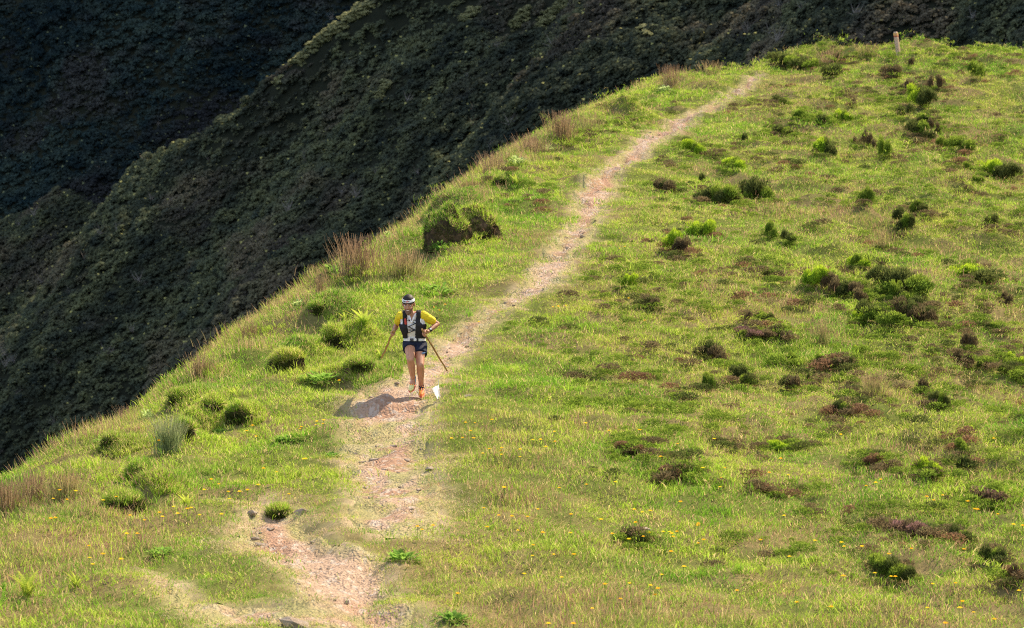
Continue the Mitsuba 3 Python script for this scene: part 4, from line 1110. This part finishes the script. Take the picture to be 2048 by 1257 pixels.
def hand(c, wrist, axis, side):
    """a hand closed round a stick through c along axis: palm, four fingers, thumb"""
    a = axis / np.linalg.norm(axis)
    back = wrist - c; back -= a * (back @ a); back /= np.linalg.norm(back)      # towards the wrist, square to the stick
    out = np.cross(a, back) * side
    m = hull(ball(c + back * .028 + a * .032 + out * .012, .016, 14), ball(c + back * .028 - a * .032 + out * .012, .016, 14), ball(c + back * .05 + a * .022, .017, 14), ball(c + back * .05 - a * .020, .017, 14), ball(wrist * .8 + c * .2, .024, 14))
    for i, t in enumerate((-.030, -.010, .010, .029)):
        r0 = .025 + (.003, .005, .004, 0)[i]
        pts = [c + a * t + r0 * (back * math.cos(q) + out * math.sin(q)) for q in (0.5, 1.5, 2.5, 3.5, 4.3)[: 5 if i else 4]]
        m = m + limb(pts, [.0098, .0095, .009, .0085, .008][: len(pts)], 10)
    th = [c + back * .035 + a * .034, c + a * .046 - out * .018 + back * .012, c + a * .043 - out * .026 - back * .012]
    return m + limb(th, [.013, .0105, .009], 10)

tipR, tipL = ray(763, 716) * (O[1] + 0.85), ray(894, 742) * (O[1] + 0.75)   # both tips swing clear of the ground behind him
axR, axL = (hdR + O) - tipR, (hdL + O) - tipL
axR, axL = axR / np.linalg.norm(axR), axL / np.linalg.norm(axL)

HD = J['head']
def head_pt(x, y, z):
    """head coordinates (x right in the photo, y back, z up), tipped forward and turned slightly"""
    t, w = math.radians(17), math.radians(-6)
    y, z = y * math.cos(t) - z * math.sin(t), y * math.sin(t) + z * math.cos(t)
    x, y = x * math.cos(w) - y * math.sin(w), x * math.sin(w) + y * math.cos(w)
    return HD + 1.10 * np.array([x, y, z])
def head_shape(e=0.0):
    sk = M3.sphere(1.0, 40).scale((.076 + e, .095 + e, .088 + e)).translate((0, .012, .038))
    face = hull(M3.sphere(1.0, 28).scale((.066 + e, .06 + e, .07 + e)).translate((0, -.028, .0)), M3.sphere(1.0, 24).scale((.03 + e, .028 + e, .026 + e)).translate((0, -.06, -.098)),
                M3.sphere(1.0, 24).scale((.055 + e, .05 + e, .04 + e)).translate((0, -.005, -.055)))
    return sk + face
def place_head(m):
    o = head_pt(0, 0, 0)
    return m.transform(np.column_stack([head_pt(1, 0, 0) - o, head_pt(0, 1, 0) - o, head_pt(0, 0, 1) - o, o]))
def lball(x, y, z, r, n=16):
    r3 = (r, r, r) if np.isscalar(r) else r
    return M3.sphere(1.0, n).scale([float(q) for q in r3]).translate((x, y, z))

nose = hull(lball(0, -.090, .022, .008), lball(0, -.108, -.018, .0135), lball(.011, -.096, -.024, .009), lball(-.011, -.096, -.024, .009))
ears = lball(.078, .014, .0, (.012, .022, .032)) + lball(-.078, .014, .0, (.012, .022, .032))
brow = hull(lball(.03, -.082, .035, .012), lball(-.03, -.082, .035, .012))
cheek = lball(.036, -.07, -.022, .022) + lball(-.036, -.07, -.022, .022)
head = place_head(head_shape() + nose + ears + brow + cheek)
body = (torso(0) + limb([J['neck'] + [0, .02, -.03], HD + [0, .03, -.04]], [.056, .054]) + head
        + limb([J['shR'], mid('shR', 'elR', .5), J['elR'], mid('elR', 'wrR', .3), J['wrR']], [.052, .046, .038, .041, .027])
        + limb([J['shL'], mid('shL', 'elL', .5), J['elL'], mid('elL', 'wrL', .3), J['wrL']], [.052, .046, .038, .041, .027])
        + limb([J['wrR'], J['wrR'] * .5 + hdR * .5], [.027, .024]) + limb([J['wrL'], J['wrL'] * .5 + hdL * .5], [.027, .024])
        + limb([J['hipR'], mid('hipR', 'kneeR', .5), J['kneeR'], mid('kneeR', 'ankR', .3) + [0, .018, 0], mid('kneeR', 'ankR', .62), J['ankR'], J['ankR'] + [-.01, -.04, -.06]], [.092, .077, .056, .057, .045, .035, .04])
        + limb([J['hipL'], mid('hipL', 'kneeL', .5), J['kneeL'], mid('kneeL', 'ankL', .3) + [0, .02, 0], mid('kneeL', 'ankL', .62), J['ankL'], J['ankL'] + [0, -.04, -.06]], [.092, .077, .056, .058, .045, .035, .04]))
body = body + hand(hdR, J['wrR'], axR, -1) + hand(hdL, J['wrL'], axL, 1)
person = numbered('person')
scene[person + '__body'] = mikit.ply(finish(body, .010, 6), 'm_skin', True)
tag(person, 'trail runner in yellow shirt, black vest and navy shorts coming down the path', 'person')

def pc(name, m, bsdf, length=.012, it=4, smooth=True, parent=None, label=None):
    return part(parent or person, name, finish(m, length, it), bsdf, smooth=smooth, label=label)
BOX = lambda lo, hi: M3.cube([float(b - a) for a, b in zip(lo, hi)]).translate([float(q) for q in lo])
# shirt: white body with a V neck, yellow shoulders and sleeves
sh = torso(.012) ^ BOX((-1, -1, .865), (1, 1, 1.268))
c0 = J['chest'][0] - .012
vneck = M3.hull_points(np.array([[c0 - .058, -.4, 1.30], [c0 + .058, -.4, 1.30], [c0, -.4, 1.125], [c0 - .058, -.11, 1.30], [c0 + .058, -.11, 1.30], [c0, -.11, 1.125]]))
sh = sh - vneck
side_l, side_r = BOX((c0 + .075, -1, 1.175), (1, 1, 1.4)), BOX((-1, -1, 1.175), (c0 - .075, 1, 1.4))
back_y = BOX((c0 - .075, 0.02, 1.175), (c0 + .075, 1, 1.4))
shirt = person + '__shirt'
scene[shirt] = mikit.ply(finish(sh - side_l - side_r - back_y, .012, 2), 'm_shirt_white', 40)
part(shirt, 'shoulder_yoke', finish((sh ^ side_l) + (sh ^ side_r) + (sh ^ back_y), .012, 2), 'm_shirt_yellow', 40, label='yellow shoulders of the shirt')
for s, e in (('shR', 'elR'), ('shL', 'elL')):
    part(shirt, 'sleeve', finish(limb([J[s] + [0, 0, .004], mid(s, e, .35), mid(s, e, .62)], [.070, .066, .062]), .012, 5), 'm_shirt_yellow', True, label='yellow short sleeve')
collar = limb([np.array([c0, -.200, 1.13]), np.array([c0 - .05, -.175, 1.240])], [.014, .018]) + limb([np.array([c0, -.200, 1.13]), np.array([c0 + .05, -.175, 1.240])], [.014, .018])
part(shirt, 'collar', finish(collar, .012, 3), 'm_shirt_white', True)
# running vest: two front panels, back and straps
ve = torso(.034) ^ BOX((-1, -1, .890), (1, 1, 1.31))
gap = M3.hull_points(np.array([[c0 - .062, -.5, .86], [c0 + .048, -.5, .86], [c0 - .075, -.5, 1.32], [c0 + .068, -.5, 1.32], [c0 - .062, -.03, .86], [c0 + .048, -.03, .86], [c0 - .075, -.03, 1.32], [c0 + .068, -.03, 1.32]]))
ve = ve - gap - BOX((c0 + .135, -1, 1.10), (1, 1, 1.4)) - BOX((-1, -1, 1.10), (c0 - .135, 1, 1.4)) - BOX((c0 - .07, -.5, 1.2), (c0 + .07, -.03, 1.4))
ve = ve + hull(ball((c0 - .105, -.135, .985), (.05, .035, .05)), ball((c0 - .105, -.175, 1.06), (.045, .035, .05))) + hull(ball((c0 + .115, -.135, .985), (.05, .035, .05)), ball((c0 + .115, -.178, 1.08), (.045, .035, .05)))
vest = person + '__running_vest'
scene[vest] = mikit.ply(finish(ve, .012, 3), 'm_vest', 40)
part(vest, 'red_bottle', finish(limb([(c0 - .088, -.205, 1.110), (c0 - .096, -.205, 1.180)], [.017, .015]), .01, 2), 'm_red', True, label='dark red tube on the vest front')
part(vest, 'white_bottle', finish(limb([(c0 + .125, -.185, 1.115), (c0 + .132, -.178, 1.18)], [.013, .012]), .01, 2), 'm_white', True, label='white tube on the vest front')
ys = lambda z: -.192 if z > 1.04 else -.192 + (1.04 - z) * .40
zz = [1.165, 1.115, 1.065, 1.015, .975]
for k in range(4):
    a, b = (-.052, .058) if k % 2 == 0 else (.058, -.052)
    part(vest, 'lace', finish(tube([(c0 + a, ys(zz[k]), zz[k]), (c0 + (a + b) / 2, ys((zz[k] + zz[k + 1]) / 2) - .008, (zz[k] + zz[k + 1]) / 2), (c0 + b, ys(zz[k + 1]), zz[k + 1])], .0065, 6), .03, 0), 'm_black')
for k in (0, 3):
    part(vest, 'lace', finish(tube([(c0 - .055, ys(zz[k]), zz[k]), (c0, ys(zz[k]) - .012, zz[k]), (c0 + .06, ys(zz[k]), zz[k])], .0065, 6), .03, 0), 'm_black')
# belt and shorts
belt = person + '__belt'
def pelvis_band(e, z0, z1): return hull(torso(e) ^ BOX((-1, -1, z0), (1, 1, z1)))
scene[belt] = mikit.ply(finish(pelvis_band(.020, .846, .884), .015, 1), 'm_white', 40)
for xx, w in ((-.165, .012), (-.135, .009), (-.07, .014)):
    part(belt, 'buckle', finish(BOX((xx, -.118, .842), (xx + 2 * w, -.06, .888)), .05, 0), 'm_black', label='black patch of the belt')
def trim(m, a, b, t):
    """cuts the shorts' leg square to the thigh at the fraction t"""
    d = J[b] - J[a]; L = np.linalg.norm(d); d = d / L
    o = float(d @ (J[a] + d * L * t))
    return m.trim_by_plane([-float(q) for q in d], -o)
legR = trim(limb([J['hipR'] + [-.005, 0, 0], mid('hipR', 'kneeR', .3), mid('hipR', 'kneeR', .7)], [.112, .108, .106]), 'hipR', 'kneeR', .34)
legL = trim(limb([J['hipL'] + [.005, 0, 0], mid('hipL', 'kneeL', .3), mid('hipL', 'kneeL', .75)], [.112, .110, .110]), 'hipL', 'kneeL', .48)
so = (hull(torso(.016) ^ BOX((-1, -1, .74), (1, 1, .852))) ^ BOX((-1, -1, .70), (1, 1, .852))) + legR + legL
shorts = person + '__shorts'
scene[shorts] = mikit.ply(finish(so, .012, 3), 'm_shorts', 40)
part(shorts, 'blue_print', finish(hull(ball((.022, -.165, .668), (.03, .006, .009)), ball((.05, -.15, .680), (.02, .006, .008))), .02, 0), 'm_blue_print', True, label='pale blue print on the left leg')
# watch
wc = mid('elL', 'wrL', .86); wd = (J['wrL'] - J['elL']) / np.linalg.norm(J['wrL'] - J['elL'])
watch = person + '__watch'
scene[watch] = mikit.ply(finish(limb([wc - wd * .012, wc + wd * .012], [.034, .034]), .01, 2), 'm_black', True)
part(watch, 'dial', finish(ball(wc + [.01, -.024, .012], (.017, .014, .017)), .01, 0), 'm_white', True, label='pale watch face')
# head: hair, headband, face
ear_cut = M3.cube([.3, .2, .3]).translate((-.15, -.2 - .035, -.22 + .02))
hair = (lball(0, .014, .042, (.085, .105, .097), 48) - M3.cube([.4, .4, .3]).translate((-.2, -.4 + .015, -.3 + .085)) - M3.cube([.4, .4, .3]).translate((-.2, -.2, -.3 - .03)))
pc('hair', place_head(hair.refine_to_length(.012)), 'm_hair', .008, 3)
band = (lball(0, .012, .040, (.0885, .1075, .095), 56) ^ M3.cube([.4, .4, .032]).translate((-.2, -.2, .055))).refine_to_length(.015)
hb = person + '__headband'
scene[hb] = mikit.ply(finish(place_head(band), .02, 0), 'm_white', 40)
under = (lball(0, .012, .038, (.0860, .1045, .095), 56) ^ M3.cube([.4, .4, .022]).translate((-.2, -.2, .034))).refine_to_length(.015)
part(hb, 'dark_edge', finish(place_head(under), .02, 0), 'm_dark', 40, label='dark lower edge of the headband')
for xx, c in ((-.052, 'm_dark'), (-.034, 'm_dark'), (-.012, 'm_red'), (.004, 'm_red'), (.020, 'm_dark')):
    yy = .012 - .108 * math.sqrt(max(0, 1 - (xx / .0885) ** 2)) * .97
    part(hb, 'print', finish(place_head(M3.cube([.010, .012, .016], True).translate((xx, yy, .072))), .05, 0), c)
beard = (head_shape(.0035) ^ M3.cube([.4, .4, .2]).translate((-.2, -.22, -.2 - .038))) - lball(0, -.105, -.052, (.028, .03, .010), 20) - M3.cube([.4, .4, .4]).translate((-.2, .02, -.2))
pc('beard', place_head(beard.refine_to_length(.012)), 'm_beard', .010, 1)
mouth = person + '__mouth'
scene[mouth] = mikit.ply(finish(place_head(hull(lball(-.024, -.084, -.048, .006), lball(0, -.0925, -.054, .0075), lball(.024, -.084, -.048, .006)).refine_to_length(.008)), .01, 0), 'm_lips', True)
part(mouth, 'teeth', finish(place_head(hull(lball(-.016, -.090, -.049, .0045), lball(0, -.096, -.052, .005), lball(.016, -.090, -.049, .0045))), .01, 0), 'm_teeth', True)
for sx in (-1, 1):
    e = pc('eye', place_head(lball(.031 * sx, -.080, .016, (.0135, .008, .007))), 'm_eye_white', .01, 0)
    part(e, 'iris', finish(place_head(lball(.031 * sx, -.0865, .0145, (.006, .003, .006))), .01, 0), 'm_dark', True)
    pc('eyebrow', place_head(hull(lball(.014 * sx, -.094, .034, .0055), lball(.034 * sx, -.090, .040, .006), lball(.05 * sx, -.076, .034, .005))), 'm_hair', .01, 0)
# shoes and socks
def shoe(heel, toe, upc, lace, label):
    d = toe - heel; L = np.linalg.norm(d); d /= L
    up = np.array([0, 0, 1.0]) - d * d[2]; up /= np.linalg.norm(up); sx = np.cross(d, up)
    pt = lambda t, u, s=0.0: heel + d * L * t + up * u + sx * s
    upper = hull(ball(pt(.05, .045), .036), ball(pt(.25, .06), .034), ball(pt(.45, .045), .036)) + hull(ball(pt(.25, .058), .035), ball(pt(.45, .045), .038), ball(pt(.72, .025, .012), .03), ball(pt(.72, .025, -.012), .03)) + hull(ball(pt(.72, .025, .01), .032), ball(pt(.72, .025, -.01), .032), ball(pt(.93, .018), .026))
    sole = hull(*[ball(pt(t, -.008, s), (.018, .018, .012), 14) for t, s in ((.0, -.016), (.0, .016), (.45, -.022), (.45, .022), (.75, -.03), (.75, .03), (.99, -.008), (.99, .008))])
    key = numbered(person + '__shoe')
    scene[key] = mikit.ply(finish(upper, .012, 4), upc, True)
    tag(key, label)
    part(key, 'sole', finish(sole, .012, 2), 'm_sole', True)
    part(key, 'laces', finish(limb([pt(.38, .082, -.012), pt(.62, .060, -.012)], [.010, .010]) + limb([pt(.38, .082, .012), pt(.62, .060, .012)], [.010, .010]) + limb([pt(.45, .080, -.05), pt(.40, .095, 0), pt(.45, .075, .04)], [.005, .009, .005]), .01, 0), lace, True)
shoe(np.array([-.116, .01, .188]), np.array([-.158, -.235, .105]), 'm_lime', 'm_orange', 'pale yellow running shoe with orange laces')
shoe(np.array([.0, .07, .105]), np.array([.004, -.165, .022]), 'm_orange', 'm_black', 'orange running shoe')
pc('sock', limb([J['ankR'] + [.0, .005, .035], J['ankR'] + [0, 0, -.02], J['ankR'] + [-.005, -.01, -.055]], [.042, .041, .043]), 'm_sock_blue', .012, 3, label='bright blue sock')
pc('sock', limb([J['ankL'] + [.0, -.01, .02], J['ankL'] + [0, 0, -.04]], [.041, .042]), 'm_black', .012, 3, label='black sock')

for tip, ax, c, lab in ((tipR, axR, hdR + O, "long wooden stick trailing in the runner's right hand, at left"), (tipL, axL, hdL + O, "long wooden stick trailing in the runner's left hand, at right")):
    key = numbered('walking_stick')
    e = c + ax * 0.13
    rr = np.random.default_rng(len(scene))
    n = 9
    pts = [tip * (1 - t) + e * t + rr.normal(size=3) * 0.004 * (0.1 < t < 0.8) for t in np.linspace(0, 1, n)]
    scene[key] = mikit.ply(tube(pts, list(np.linspace(.0125, .0150, n)), 12), 'm_stick', 40)
    tag(key, lab, 'stick', 'two walking sticks of the runner')
    print('stick', np.linalg.norm(tip - e), tip - O)
tris = sum(len(meshkit.WRITTEN[d['filename']][1]) for d in scene.values() if d.get('type') == 'ply')
print('triangles', tris, 'entries', len(scene), 'script KB', len(open(__file__).read()) // 1000)
